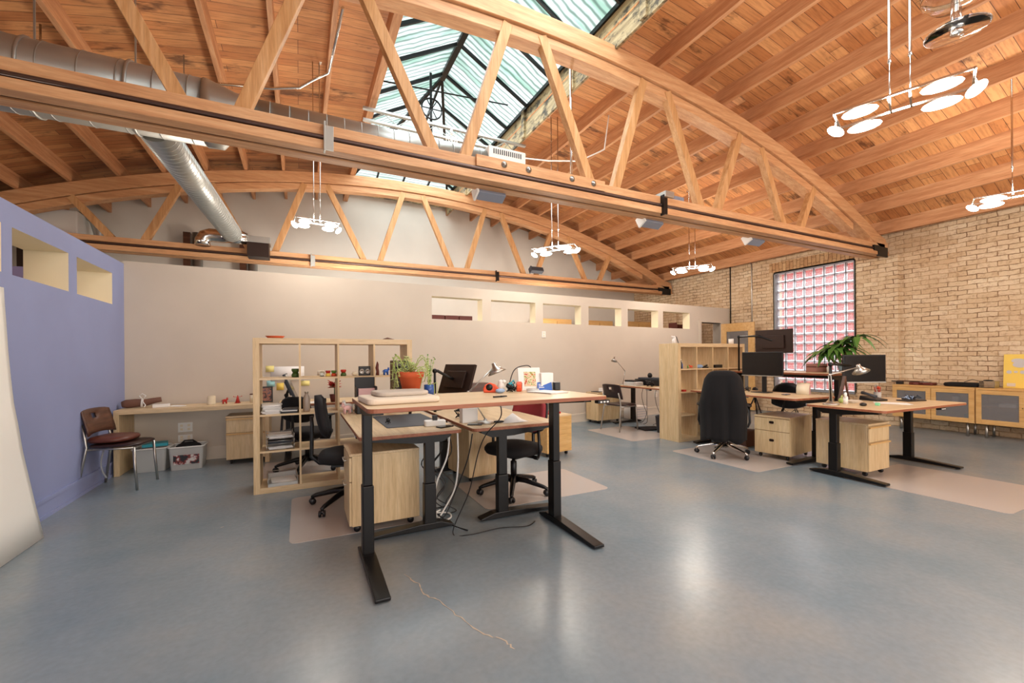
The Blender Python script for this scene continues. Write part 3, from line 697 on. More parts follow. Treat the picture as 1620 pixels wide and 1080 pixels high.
wall_plate(7.2, .45, .08, .12, 'wall_outlet', 'white outlet on the partition behind the cables of the back desk', 'outlet', 1)
# whiteboard sheet leaning against the blue wall
prof = [(-1.909, 1.86), (-1.905, 1.72), (-1.898, 1.586), (-1.889, 1.38), (-1.876, 1.181), (-1.862, 1.0), (-1.842, .855), (-1.818, .65), (-1.788, .461), (-1.752, .24), (-1.709, .003)]
q = MB(); q.sheet([[(x, y, z - (.03 if i == 0 and y > 4.3 else 0)) for y in (4.375, 4.33, 3.6, 3.13)] for i, (x, z) in enumerate(prof)], thick=.006)
solo(q, 'whiteboard_sheet', 'whiteboard', 'tall white board bowed and leaning against the blue wall', 'whiteboard')
# ================================================================== furniture builders
def desk(label, loc, rz, W, D, Hh, legx, legy=.13, foot=(-.36, .34), paddle=0.7, group='sit-stand desks'):
    """front edge is local -y; feet run along y"""
    t = thing('standing_desk' if Hh > .95 else 'office_desk', label, 'desk', loc, rz, group)
    q = MB(); q.prism(rrect(W, D, .05), Hh - .026, Hh, 'z', 0, 1); q.build('tabletop', ['maple_x', 'desk_edge'], t, .004)
    for lx in legx:
        q = MB(); mid = Hh * .47
        q.box(lx - .035, lx + .035, legy - .045, legy + .045, .03, mid); q.box(lx - .029, lx + .029, legy - .038, legy + .038, mid, Hh - .06); lg = q.build('leg', 'black_metal', t, .006)
        q = MB(); q.prism([(foot[0], .008), (foot[1], .008), (foot[1], .022), (legy + .08, .055), (legy - .08, .055), (foot[0], .028)], lx - .042, lx + .042, 'x'); q.build('foot', 'black_metal', t, .005)
        q = MB(); q.lathe([(.018, 0), (.018, .009)], (lx, foot[0] + .04, 0), 10); q.lathe([(.018, 0), (.018, .009)], (lx, foot[1] - .04, 0), 10); q.build('glide', 'black_plastic', t)
        q = MB(); q.prism([(-D / 2 + .08, Hh - .03), (D / 2 - .08, Hh - .03), (D / 2 - .08, Hh - .045), (legy + .1, Hh - .085), (legy - .1, Hh - .085), (-D / 2 + .08, Hh - .045)], lx - .03, lx + .03, 'x'); q.build('arm_bracket', 'black_metal', t)
    q = MB(); q.box(min(legx), max(legx), legy - .03, legy + .03, Hh - .075, Hh - .03); q.build('crossbeam', 'black_metal', t, .003)
    px = W * paddle / 2
    q = MB(); q.box(px - .05, px + .05, -D / 2 + .005, -D / 2 + .05, Hh - .052, Hh - .028); cp = q.build('control_panel', 'black_plastic', t, .004)
    q = MB()
    for i in range(3): q.box(px - .035 + i * .028, px - .02 + i * .028, -D / 2 + .001, -D / 2 + .006, Hh - .046, Hh - .036)
    q.build('button', 'white_plastic', cp)
    return t
def pedestal(label, loc, rz, w_=.40, d=.52, h=.59, drawers=2, pull='bar', wheels=True, m_='maple_z', group='maple pedestal drawer units'):
    t = thing('file_cabinet', label, 'cabinet', loc, rz, group)
    z0 = .055 if wheels else .0
    q = MB(); q.box(-w_ / 2, w_ / 2, -d / 2 + .02, d / 2, z0, h - .02); q.build('body', m_, t, .004)
    q = MB(); q.box(-w_ / 2 - .004, w_ / 2 + .004, -d / 2, d / 2 + .002, h - .022, h); q.build('top', 'maple_x', t, .006)
    hs = {2: (.36, .64), 3: (.25, .25, .5)}[drawers]; z = h - .026; tot = h - .026 - z0 - .004
    for f in hs:
        zz = z - tot * f
        q = MB(); q.box(-w_ / 2 + .002, w_ / 2 - .002, -d / 2 + .001, -d / 2 + .019, zz + .003, z - .003); dr = q.build('drawer', m_, t, .003)
        q = MB(); zc = z - min(.05, tot * f * .3)
        if pull == 'bar': q.tube([(-.06, -d / 2, zc), (-.06, -d / 2 - .022, zc), (.06, -d / 2 - .022, zc), (.06, -d / 2, zc)], .005, 6)
        elif pull == 'cup': q.prism(rrect(.055, .032, .012, 4, 0, (z + zz) / 2 + .03), -d / 2 - .004, -d / 2 + .002, 'y'); q.prism(rrect(.04, .016, .006, 4, 0, (z + zz) / 2 + .034), -d / 2 - .010, -d / 2 - .002, 'y')
        else: q.box(-w_ / 2, w_ / 2, -d / 2 - .016, -d / 2 + .004, z - .022, z - .006)
        q.build('handle', {'bar': 'brushed_steel', 'cup': 'dark_brown_metal'}.get(pull, 'oak_x'), dr, .001)
        z = zz
    if wheels:
        for sx in (-1, 1):
            for sy in (-1, 1):
                q = MB(); q.lathe([(.0, -.011), (.024, -.011), (.026, 0), (.024, .011), (0, .011)], (0, 0, 0), 14, Matrix.Translation((sx * (w_ / 2 - .05), sy * (d / 2 - .06), .026)) @ Matrix.Rotation(PI / 2, 4, 'Y'))
                q.box(sx * (w_ / 2 - .05) - .008, sx * (w_ / 2 - .05) + .008, sy * (d / 2 - .06) - .008, sy * (d / 2 - .06) + .008, .03, z0 + .002); q.build('caster', 'black_plastic', t)
    return t
def bookcase(label, loc, rz, W=1.53, Hh=1.51, D=.385, n=4):
    t = thing('bookcase', label, 'bookcase', loc, rz, 'square-grid maple bookcases')
    e, s = .055, .018
    for nm, bx in (('side_panel', (-W / 2, -W / 2 + e, 0, D, 0, Hh)), ('side_panel', (W / 2 - e, W / 2, 0, D, 0, Hh)), ('top', (-W / 2 + e, W / 2 - e, 0, D, Hh - e, Hh)), ('base', (-W / 2 + e, W / 2 - e, 0, D, 0, e))):
        q = MB(); q.box(*bx); q.build(nm, 'maple_z' if nm == 'side_panel' else 'maple_x', t, .002)
    cw, ch = (W - 2 * e - (n - 1) * s) / n, (Hh - 2 * e - (n - 1) * s) / n
    for i in range(1, n):
        x = -W / 2 + e + i * cw + (i - 1) * s; q = MB(); q.box(x, x + s, .004, D - .004, e, Hh - e); q.build('divider', 'maple_z', t)
    for j in range(1, n):
        z = e + j * ch + (j - 1) * s
        for i in range(n):
            x = -W / 2 + e + i * (cw + s); q = MB(); q.box(x, x + cw, .004, D - .004, z, z + s); q.build('shelf', 'maple_x', t)
    return t
def cell(W, n, i, j, Hh=1.51, e=.055, s=.018):
    """x centre and floor height of cell i (from the left) j (from the bottom), local"""
    cw, ch = (W - 2 * e - (n - 1) * s) / n, (Hh - 2 * e - (n - 1) * s) / n
    return -W / 2 + e + i * (cw + s) + cw / 2, e + j * (ch + s)
def star_base(t, r=.33, n=5, a0=0, m_='black_metal'):
    q = MB()
    for k in range(n):
        a = math.radians(a0) + 2 * PI * k / n; d = Vector((math.cos(a), math.sin(a), 0))
        q.tube([d * .03 + Vector((0, 0, .135)), d * .12 + Vector((0, 0, .125)), d * (r - .03) + Vector((0, 0, .082)), d * r + Vector((0, 0, .07)), d * r + Vector((0, 0, .05))], [.032, .026, .019, .017, .012], 8)
    q.lathe([(.045, .10), (.045, .15), (.03, .17)], (0, 0, 0), 16); q.build('star_base', m_, t)
    for k in range(n):
        a = math.radians(a0) + 2 * PI * k / n; c0 = Vector((math.cos(a) * r, math.sin(a) * r, .029))
        q = MB()
        for s in (-1, 1):
            Mx = Matrix.Translation(c0) @ Matrix.Rotation(a + .6, 4, 'Z') @ Matrix.Translation((0, s * .016, 0)) @ Matrix.Rotation(PI / 2, 4, 'X')
            q.lathe([(0, -.010), (.024, -.010), (.028, -.004), (.028, .004), (.024, .010), (0, .010)], (0, 0, 0), 14, Mx)
        q.ball(c0 + Vector((0, 0, .014)), (.022, .022, .018), 10, 6); q.build('caster', 'black_plastic', t)
    q = MB(); q.tube([(0, 0, .12), (0, 0, .30), (0, 0, .31), (0, 0, .42)], [.030, .030, .016, .016], 12); q.build('gas_lift', 'black_metal', t)
def pad(b, cx, cy, z, w_, d, h, r=.12, dome=.02, n=6):
    """cushion with rounded plan and softened edges"""
    for k, (f, dz) in enumerate(()): pass
    rings = []
    for f, zz in ((.80, 0), (.94, .004), (1.0, h * .35), (1.0, h * .65), (.93, h * .95), (.75, h + dome * .6), (.35, h + dome)):
        rings.append([b.bm.verts.new((cx + (x) * f, cy + (y) * f, z + zz)) for x, y in rrect(w_, d, r, n)])
    for A, B in zip(rings, rings[1:]):
        m_ = len(A)
        for i in range(m_):
            fc = b.bm.faces.new((A[i], A[(i + 1) % m_], B[(i + 1) % m_], B[i])); fc.smooth = True
    b.bm.faces.new(list(reversed(rings[0]))); fc = b.bm.faces.new(rings[-1]); fc.smooth = True
def back_shell(w_, h, curve=.05, thick=.035, lean=.12, z0=.58, y0=.22, rr=.5, nx=9, nz=9, wtop=.8):
    """curved rounded backrest as a grid with two skins"""
    rows = []
    for j in range(nz + 1):
        v = j / nz; e = abs(2 * v - 1)
        ww = w_ / 2 * (1 - (1 - wtop) * v) * (1 - rr * max(0, e - .55) ** 2 / .2025)
        rows.append([(ww * (2 * i / nx - 1), y0 + lean * v - curve * (2 * i / nx - 1) ** 2 + .02 * math.sin(PI * v), z0 + h * v) for i in range(nx + 1)])
    return rows
def task_chair(label, loc, rz, seat_z=.46, backcol='black_fabric', back=(.42, .40), z0=.60, lean=.10, arms=True, a0=10, high=False, wtop=.8, base_m='black_metal'):
    """sitter faces local -y"""
    t = thing('office_chair', label, 'chair', loc, rz, 'black swivel office chairs')
    star_base(t, .33, 5, a0, base_m)
    q = MB(); pad(q, 0, 0, seat_z - .065, .53, .50, .08, .20, .014); q.build('seat', 'black_fabric', t)
    q = MB(); q.box(-.10, .10, -.08, .14, seat_z - .11, seat_z - .055); q.tube([(.10, .0, seat_z - .085), (.25, .0, seat_z - .085)], .007, 6); q.tube([(.25, 0, seat_z - .085), (.30, 0, seat_z - .085)], .012, 8); q.build('tilt_mechanism', 'black_plastic', t, .006)
    q = MB(); q.sheet(back_shell(back[0], back[1], z0=z0, lean=lean, wtop=wtop), thick=.04); q.build('backrest', backcol, t, smooth=True)
    q = MB(); q.tube([(0, .10, seat_z - .09), (0, .24, seat_z - .08), (0, .305, seat_z - .02), (0, .30 , z0 + .10), (0, .28 + lean * .4, z0 + back[1] * .5)], [.022, .02, .018, .016, .014], 8); q.build('back_support', 'black_plastic', t)
    if backcol == 'red_mesh':
        rows = back_shell(back[0], back[1], z0=z0, lean=lean, wtop=wtop)
        loop = [r[0] for r in rows] + list(rows[-1][1:-1]) + [r[-1] for r in reversed(rows)] + list(reversed(rows[0][1:-1]))
        q = MB(); q.tube([Vector(p) + Vector((0, .01, 0)) for p in loop + loop[:1]], .014, 8, caps=False); q.build('back_frame', 'black_plastic', t)
    if arms:
        for s in (-1, 1):
            q = MB(); q.tube([(s * .17, .03, seat_z - .08), (s * .28, .03, seat_z - .08), (s * .30, .03, seat_z - .02), (s * .29, .02, seat_z + .18)], [.014, .014, .016, .014], 8); ar = q.build('armrest', 'black_plastic', t)
            q = MB(); pad(q, s * .285, -.02, seat_z + .18, .075, .26, .025, .035, .004, 4); q.build('arm_pad', 'black_plastic', ar)
    return t
def side_chair(label, loc, rz, back_m='dark_wood', seat_m='seat_vinyl', seat_z=.45, cushion=False):
    t = thing('side_chair', label, 'chair', loc, rz, 'four-legged visitor chairs')
    for s in (-1, 1):
        q = MB(); q.tube([(s * .20, -.22, 0), (s * .195, -.20, .25), (s * .19, -.19, seat_z - .02)], .012, 10); q.build('leg', 'brushed_steel', t)
        q = MB(); q.tube([(s * .23, .26, 0), (s * .205, .20, seat_z - .06), (s * .20, .19, seat_z + .0), (s * .20, .205, seat_z + .10), (s * .19, .235, seat_z + .22)], .012, 10); q.build('leg', 'brushed_steel', t)
    q = MB(); q.tube([(-.195, -.19, seat_z - .025), (-.20, .19, seat_z - .025)], .010, 8); q.tube([(.195, -.19, seat_z - .025), (.20, .19, seat_z - .025)], .010, 8); q.tube([(-.195, -.17, seat_z - .025), (.195, -.17, seat_z - .025)], .010, 8); q.build('seat_frame', 'brushed_steel', t)
    q = MB(); pad(q, 0, -.01, seat_z - .015, .44, .44, .035, .12, .006); q.build('seat', seat_m, t)
    # backrest with a grip hole
    hole = []
    rows = []
    W2, z0, z1 = .22, seat_z + .13, seat_z + .37
    b = MB(); N = 12
    for skin, dy in ((0, 0), (1, .014)): pass
    def P(u, v): return Vector((W2 * u * (1 - .03 * v), .19 + .065 * v - .035 * (abs(u) ** 2), z0 + (z1 - z0) * v))
    us = [-1, -.8, -.5, -.17, .17, .5, .8, 1]; vs = [0, .15, .4, .60, .80, .93, 1]
    g = [[b.bm.verts.new(P(u, v) - Vector((0, .0, .02 * abs(u) ** 3 if v in (0,) else 0)) + Vector((0, 0, -.015 * abs(u) ** 4 if v == 1 else 0))) for u in us] for v in vs]
    fs = []
    for j in range(len(vs) - 1):
        for i in range(len(us) - 1):
            if i == 3 and j == 3: continue
            f = b.bm.faces.new((g[j][i], g[j][i + 1], g[j + 1][i + 1], g[j + 1][i])); f.smooth = True; fs.append(f)
    bmesh.ops.recalc_face_normals(b.bm, faces=fs); bmesh.ops.solidify(b.bm, geom=fs, thickness=.014)
    b.build('backrest', back_m, t)
    return t
def monitor(label, loc, rz, W=.55, Hh=.33, tilt=0, stand=None, bezel='dark_brown_metal', bottom=None, arm=None, group=None, screen='screen'):
    """screen faces local -y; loc is the panel centre; stand = drop to the table; arm = list of local points"""
    t = thing('computer_monitor', label, 'monitor', loc, rz, group)
    T = Matrix.Rotation(math.radians(tilt), 4, 'X')
    q = MB(); q.box(-W / 2, W / 2, 0, .028, -Hh / 2, Hh / 2, 0, T); q.box(-W * .3, W * .3, .028, .05, -Hh * .3, Hh * .25, 0, T); q.build('case', bezel, t, .004)
    q = MB(); q.box(-W / 2 + .012, W / 2 - .012, -.003, .001, -Hh / 2 + .018, Hh / 2 - .012, 0, T); q.build('screen', screen, t)
    if bottom: q = MB(); q.box(-W / 2, W / 2, -.004, .0, -Hh / 2, -Hh / 2 + .014, 0, T); q.build('bezel_strip', 'brushed_steel', t)
    if stand:
        q = MB(); q.box(-.03, .03, .05, .07, -stand + .01, 0); q.build('stand_neck', 'black_plastic', t, .003)
        q = MB(); q.prism(rrect(.24, .18, .04), -stand, -stand + .012, 'z'); q.build('stand_foot', 'black_plastic', t, .003)
    if arm:
        q = MB(); q.tube(arm, .016, 8); q.ball(arm[1], .026, 10, 6); q.build('monitor_arm', 'black_metal', t)
    return t
def desk_lamp(label, base, elbow, head, aim, shade_r=.075, m_='brushed_steel', twin=True):
    t = thing('desk_lamp', label, 'lamp', base, 0, 'steel desk lamps')
    B = Vector(base); e = Vector(elbow) - B; h = Vector(head) - B; a = Vector(aim).normalized()
    q = MB(); q.lathe([(0, 0), (.075, 0), (.078, .008), (.07, .018), (.02, .024), (.012, .04), (0, .04)], (0, 0, 0), 24); q.build('base', m_, t)
    sd = (e.cross(Vector((0, 0, 1)))); sd = sd.normalized() * .012 if sd.length > 1e-3 else Vector((.012, 0, 0))
    q = MB()
    for s in ((-1, 1) if twin else (0,)): q.tube([Vector((0, 0, .03)) + sd * s, e + sd * s], .0045, 6)
    q.ball(e, .014, 8, 6); q.build('lower_arm', m_, t)
    q = MB(); q.tube([e, h], .007 if twin else .006, 8); q.build('upper_arm', m_, t)
    rot = Vector((0, 0, -1)).rotation_difference(a).to_matrix().to_4x4()
    q = MB(); q.lathe([(.0, .035), (.018, .03), (.024, .0), (.045, -.02), (shade_r, -.06), (shade_r - .003, -.06), (.042, -.022), (.0, -.01)], (0, 0, 0), 24, Matrix.Translation(h) @ rot); q.build('lamp_shade', m_, t, smooth=False)
    return t
def mat_sheet(label, loc, rz, w_, d, name='chair_mat'):
    q = MB(); q.prism(rrect(w_, d, .06), .0005, .0035, 'z'); o = solo(q, name, 'chair_mat_plastic', label, 'floor mat', loc, rz, 'clear plastic chair mats'); return o

# ================================================================== near cluster
desk('tall standing desk at the front with cushions and potted plant on it', (1.125, 2.80, 0), 0, 1.61, .82, 1.03, (-.74, .68), .12, (-.45, .30), .95)
desk('lower desk with a dark desk pad behind the standing desk, facing the bookcase side', (.745, 3.96, .004), -90, 1.62, .76, .745, (-.73, .74), .13, (-.30, .31), .6)
desk('lower desk holding the lamp base, beside the one with the dark pad', (1.60, 3.99, .004), 90, 1.72, .80, .745, (-.80, .78), .13, (-.38, .33), .6)
pedestal('maple drawer unit under the desk with the dark pad, facing the bookcase', (.575, 3.575, .004), -90, .42, .52, .595)
pedestal('maple drawer unit standing at the far end under the desk with the lamp', (1.74, 4.46, 0.004), 188, .44, .50, .56)
pedestal('reddish-topped drawer unit behind the swivel chair, with a tray on top', (3.02, 5.05, 0), 188, .42, .5, .54, m_='oak_x')
bc1 = bookcase('open four-by-four bookcase standing free behind the left desks', (.355, 4.80, 0), 0)
mat_sheet('chair mat reaching out beside the tall desk, under the swivel chair by the bookcase', (.40, 3.96, 0), 0, .96, 1.12)
mat_sheet('chair mat under the swivel chair with the red mesh back', (2.08, 3.82, 0), 0, 1.32, .86)
mat_sheet('chair mat on the floor behind the free-standing bookcase', (.05, 5.72, 0), 0, .9, .95)
task_chair('black swivel chair with oval back between bookcase and dark-padded desk', (.385, 4.09, 0.004), 82, .47, 'black_fabric', (.40, .36), .62, .06, arms=False, a0=215, wtop=.72)
task_chair('black swivel chair with red mesh back at the desk with the lamp', (1.84, 3.72, 0.004), -68, .45, 'red_mesh', (.46, .35), .56, .10, True, a0=20, wtop=.85)
task_chair('black swivel chair seen through the free-standing bookcase', (.07, 5.62, 0.004), 150, .46, 'black_fabric', (.40, .3), .58, .08, True, a0=30)
# wall bench left
t = thing('long_bench', 'long thin maple bench along the partition next to the blue wall', 'table', (-1.12, 6.28, 0), 0)
for nm, bx in (('side_panel', (-.76, -.71, 0, .50, 0, .69)), ('side_panel', (.71, .76, 0, .50, 0, .69))):
    q = MB(); q.box(*bx); q.build(nm, 'maple_z', t, .003)
q = MB(); q.box(-.76, .76, 0, .50, .69, .74); q.build('tabletop', 'maple_x', t, .003)
pedestal('drawer unit with groove pulls under the end of the wall bench', (-.62, 6.53, 0), 0, .42, .40, .60, 2, 'lip')
desk('desk against the partition behind the free-standing bookcase, with pinned papers above', (.55, 6.36, .004), 0, 1.6, .74, .735, (-.7, .7), .13, (-.32, .30), .5)
side_chair('dark wooden visitor chair with grip hole standing against the blue wall', (-1.66, 5.78, 0), 80)
q = MB(); pad(q, 0, 0, 0, .40, .36, .05, .14, .012); solo(q, 'seat_cushion', 'brown_leather', 'round brown cushion lying on the visitor chair by the blue wall', 'cushion', (-1.72, 5.79, .482), 80)

# ================================================================== right cluster
desk('desk with the dark monitor and steel lamp, closest to the brick wall cabinets', (5.93, 2.49, .004), -2, 1.68, .76, .75, (-.76, .74), .12, (-.36, .36), .35)
desk('desk behind the drawer unit with dark finger pulls, under the front-facing monitor', (5.60, 3.82, .004), -93, 1.60, .78, .79, (-.70, .72), .13, (-.38, .32), -.55)
desk('raised desk in front of the glass block window holding basket and plant', (6.44, 3.86, 0), 87, 1.62, .76, 1.065, (-.72, .72), .13, (-.36, .32), .6)
pedestal('maple drawer unit with groove pulls under the desk by the brick wall cabinets', (5.575, 2.665, .004), 0, .42, .52, .565, 2, 'lip')
pedestal('maple drawer unit with small dark finger pulls beside the coat-draped chair', (5.62, 3.46, .004), -82, .42, .62, .535, 2, 'cup')
bookcase('open four-by-four bookcase standing between back desk and coat-draped chair', (5.885, 4.72, 0), 0, 1.53, 1.50, .385)
mat_sheet('chair mat reaching toward the camera from the desk by the cabinets', (5.77, 1.95, 0), 0, 1.25, 1.22)
mat_sheet('chair mat below the coat-draped chair', (5.05, 3.72, 0), 0, .98, 1.25)
mat_sheet('chair mat below the back desk and the visitor chair', (5.02, 5.70, 0), 0, .9, 1.2)
ch = task_chair('high-backed swivel chair with a black coat hung over it', (4.98, 3.84, 0.004), 126, .47, 'black_fabric', (.46, .50), .56, .06, True, a0=70, wtop=.8, base_m='chrome')
# coat hung over the back: a sheet down both sides with folds
rows = []
nj = 16; ni = 22
for j in range(nj + 1):
    v = j / nj; z = 1.10 - .86 * v
    row = []
    for i in range(ni + 1):
        u = 2 * i / ni - 1
        spread = .215 + .07 * min(1, v * 2.2) - .02 * v
        fold = .014 * math.sin(u * 9 + 1.3 * v) * min(1, v * 2.2) + .010 * math.sin(u * 17 + 2.0) * v
        side = .13 * abs(u) ** 5
        row.append((spread * u, .385 - side + fold + .03 * math.sin(PI * min(1, v * 1.6)), z - .09 * abs(u) ** 4 * (1 - v) ** 2 - (.02 * math.sin(u * 8) if j == nj else 0)))
    rows.append(row)
front = [(r[0] * .86, r[1] - .13, r[2] + .01) for r in rows[0]]
lap = [[(p[0] * .86, p[1] - .12, p[2] - .22 * (1 - k / 2)) for p in rows[0]] for k in (0, 1)]
q = MB(); q.sheet([lap[0], lap[1], front] + [[(p[0] * .94, p[1] - .06, p[2] + .022) for p in rows[0]]] + rows, thick=.012)
mat('coat_cloth', '#0b080a', 0.95)
solo(q, 'coat', 'coat_cloth', 'long black coat draped over the high-backed swivel chair', 'coat', (4.98, 3.84, 0), 126, smooth=True)
# shell chair behind
t = thing('shell_chair', 'black shell chair on wire legs behind the raised desk', 'chair', (7.36, 4.42, 0), 115)
rows = []
for j in range(13):
    v = j / 12
    if v < .5: y = -.22 + .44 * (v / .5); z = .44 - .03 * math.sin(PI * v / .5)
    else: y = .22 + .10 * ((v - .5) / .5); z = .44 + .42 * ((v - .5) / .5) ** .8
    ww = .24 if v < .5 else .24 * math.sqrt(max(.12, 1 - ((v - .5) / .52) ** 3))
    rows.append([(ww * (i / 4 - 1), y - (.04 if v > .4 else 0) * (i / 4 - 1) ** 2, z + .06 * (i / 4 - 1) ** 2 * (1 if v < .6 else 0)) for i in range(9)])
q = MB(); q.sheet(rows, thick=.012); q.build('shell', 'black_plastic', t, smooth=True)
for sx in (-1, 1):
    for sy in (-1, 1):
        q = MB(); q.tube([(sx * .08, sy * .08, .42), (sx * .22, sy * .22, 0.006)], .007, 8); q.build('leg', 'black_metal', t)
q = MB()
for s in (-1, 1): q.tube([(s * .15, -.15, .21), (-s * .08, .08, .40)], .004, 6); q.tube([(s * .15, .15, .21), (s * .15, -.15, .21)], .004, 6)
q.build('wire_brace', 'black_metal', t)

# low glass-door cabinets by the brick wall
def glass_cabinet(label, loc, w_=1.04):
    t = thing('glass_door_cabinet', label, 'cabinet', loc, -90, 'low oak cabinets with glass doors')   # local x runs along the wall, front is local -y
    D, z0, z1 = .40, .215, .775
    q = MB(); q.box(-w_ / 2, w_ / 2, -D / 2, D / 2, z1 - .03, z1); q.box(-w_ / 2, w_ / 2, -D / 2, D / 2, z0, z0 + .03)
    q.box(-w_ / 2, -w_ / 2 + .025, -D / 2, D / 2, z0 + .03, z1 - .03); q.box(w_ / 2 - .025, w_ / 2, -D / 2, D / 2, z0 + .03, z1 - .03); q.box(-w_ / 2, w_ / 2, D / 2 - .01, D / 2, z0, z1)
    q.build('body', 'oak_x', t)
    q = MB(); q.box(-w_ / 2 + .025, w_ / 2 - .025, -D / 2 + .03, D / 2 - .012, .48, .495); q.build('inner_shelf', 'oak_x', t)
    for s in (-1, 1):
        a, c_ = (-w_ / 2 + .004, -.003) if s < 0 else (.003, w_ / 2 - .004)
        f = .062; q = MB(); y0, y1 = -D / 2 - .02, -D / 2 - .001
        q.box(a, a + f, y0, y1, z0 + .004, z1 - .034); q.box(c_ - f, c_, y0, y1, z0 + .004, z1 - .034); q.box(a + f, c_ - f, y0, y1, z0 + .004, z0 + .004 + f + .01); q.box(a + f, c_ - f, y0, y1, z1 - .034 - f, z1 - .034)
        dr = q.build('door', 'oak_x', t, .002)
        q = MB(); q.box(a + f, c_ - f, -D / 2 - .013, -D / 2 - .009, z0 + .07, z1 - .09); q.build('glass_panel', 'frosted_door', dr)
        q = MB(); xk = (c_ - .025) if s < 0 else (a + .025); q.ball((xk, y0 - .008, .5), (.007, .010, .007), 8, 6); q.build('knob', 'dark_brown_metal', dr)
    for sx in (-1, 1):
        for sy in (-1, 1):
            q = MB(); q.tube([(sx * (w_ / 2 - .10), sy * .14, 0), (sx * (w_ / 2 - .10), sy * .14, z0)], .017, 12); q.build('leg', 'brushed_steel', t)
    return t
glass_cabinet('low oak glass-door cabinet nearest the window, topped by instruments', (9.66, 3.36, 0))
glass_cabinet('low oak glass-door cabinet by the picture edge, topped by a yellow board', (9.66, 2.31, 0))
# things kept behind the frosted doors
for i, (y, z, c_, s_, lb) in enumerate(((3.10, .495, 'white_plastic', (.10, .07, .12), 'pale box dimly seen behind the frosted door, on the inner shelf'), (2.95, .245, 'teal', (.11, .08, .10), 'teal box dimly seen low behind the frosted door'),
        (3.25, .245, 'leaf_pale', (.07, .07, .08), 'pale green jar dimly seen low behind the frosted door'), (2.50, .495, 'white_paper', (.25, .18, .05), 'flat paper stack dimly seen behind the frosted door under the yellow board'), (2.62, .245, 'yellow_card', (.04, .04, .05), 'small yellow pot dimly seen low behind the frosted door'))):
    q = MB(); q.prism(rrect(s_[0], s_[1], .01), 0, s_[2]); solo(q, ['storage_box', 'storage_box', 'jar', 'paper_stack', 'small_pot'][i], c_, lb, ['box', 'box', 'jar', 'paper', 'pot'][i], (9.60, y, z + .001), 0, bevel=.003)

# back desk group
desk('back desk beside the partition, crowded with equipment and hanging cables', (5.82, 5.93, .004), -90, 1.62, .78, .755, (-.70, .70), .13, (-.36, .32), .3)
pedestal('maple drawer unit by the partition at the end of the back desk', (5.46, 6.94, .004), 4, .60, .36, .60, 2, 'lip')
side_chair('black visitor chair on steel legs at the back desk', (5.13, 6.05, 0.004), 95, 'seat_vinyl', 'seat_vinyl', .45)
# rear room things seen through the niches
t = thing('tall_cupboard', 'wooden cupboard seen through the third niche of the partition', 'cupboard', (6.4, 10.1, 0), 0, 'wooden cupboards in the room behind the partition')
q = MB(); q.box(-.55, .45, 0, .5, 0, 2.36); q.build('body', 'oak_x', t, .01)
q = MB(); q.box(-.53, -.06, -.02, 0, .05, 2.3); q.build('door', 'oak_x', t, .003)
q = MB(); q.box(-.04, .43, -.02, 0, .05, 2.3); q.build('door', 'oak_x', t, .003)
copy_thing(t, (7.9, 10.15, 0), 0, 'wooden cupboard seen through the fourth niche of the partition')
copy_thing(t, (9.25, 10.0, 0), 0, 'wooden cupboard seen through the niche closest to the door')
for i in range(3):
    q = MB(); q.box(0, .29, 0, .3, 0, 2.19); solo(q, 'red_cabinet', 'dark_red_wood', 'dark red cabinet tops in a row seen through the first niche', 'cabinet', (2.40 + i * .305, 8.6, 0), 0, 'dark red cabinets in the rear room', bevel=.006)
q = MB(); q.box(-.02, .5, .0, .03, 1.5, 2.15); q.box(-.02, .5, .03, .3, 1.72, 1.75); q.box(-.02, .0, .03, .3, 0, 2.2); q.box(.5, .52, .03, .3, 0, 2.2); q.box(-.02, .5, .03, .3, 1.2, 1.23)
solo(q, 'dark_shelf', 'dark_red_wood', 'dark shelf unit seen through the open doorway', 'shelf', (9.0, 8.3, 0), 0)
# ================================================================== small things
def at_rot(base, rz, p):
    """world point -> the thing's own frame"""
    v = Vector(p) - Vector(base); return Matrix.Rotation(-math.radians(rz), 4, 'Z') @ v
def box_item(name, m, label, cat, loc, s, rz=0, group=None, r=.006, bevel=.003):
    q = MB(); q.prism(rrect(s[0], s[1], min(r, s[0] * .4, s[1] * .4)), 0, s[2]); return solo(q, name, m, label, cat, loc, rz, group, bevel)
def jar(name, m, label, loc, prof, lid=None, group=None, cat='jar', n=18):
    t = thing(name, label, cat, loc, 0, group); q = MB(); q.lathe(prof, (0, 0, 0), n); q.build('body', m, t)
    if lid: q = MB(); z = prof[-1][1]; q.lathe([(lid[1], z), (lid[1], z + .012), (0, z + .013)], (0, 0, 0), n); q.build('lid', lid[0], t)
    return t
def papers(label, loc, rz, w_=.21, d=.29, n=3, m='white_paper', h=.002, name='paper_stack', seed=1):
    q = MB(); r2 = random.Random(seed)
    for i in range(n):
        a = math.radians(r2.uniform(-9, 9)); Mx = Matrix.Translation((r2.uniform(-.01, .01), r2.uniform(-.01, .01), i * h)) @ Matrix.Rotation(a, 4, 'Z'); q.box(-w_ / 2, w_ / 2, -d / 2, d / 2, 0, h * .9, 0, Mx)
    return solo(q, name, m, label, 'paper', loc, rz)
def cable(label, pts, r=.005, m='black_plastic', name='cable'):
    P = [Vector(p) for p in pts]; out = []
    for i in range(len(P) - 1):
        p0, p1, p2, p3 = P[max(i - 1, 0)], P[i], P[i + 1], P[min(i + 2, len(P) - 1)]
        for k in range(6):
            t_ = k / 6; out.append(.5 * ((2 * p1) + (p2 - p0) * t_ + (2 * p0 - 5 * p1 + 4 * p2 - p3) * t_ ** 2 + (3 * p1 - p0 - 3 * p2 + p3) * t_ ** 3))
    out.append(P[-1]); q = MB(); q.tube(out, r, 6); return solo(q, name, m, label, 'cable')
SD, LD, MD = 1.0305, .7495, .7495

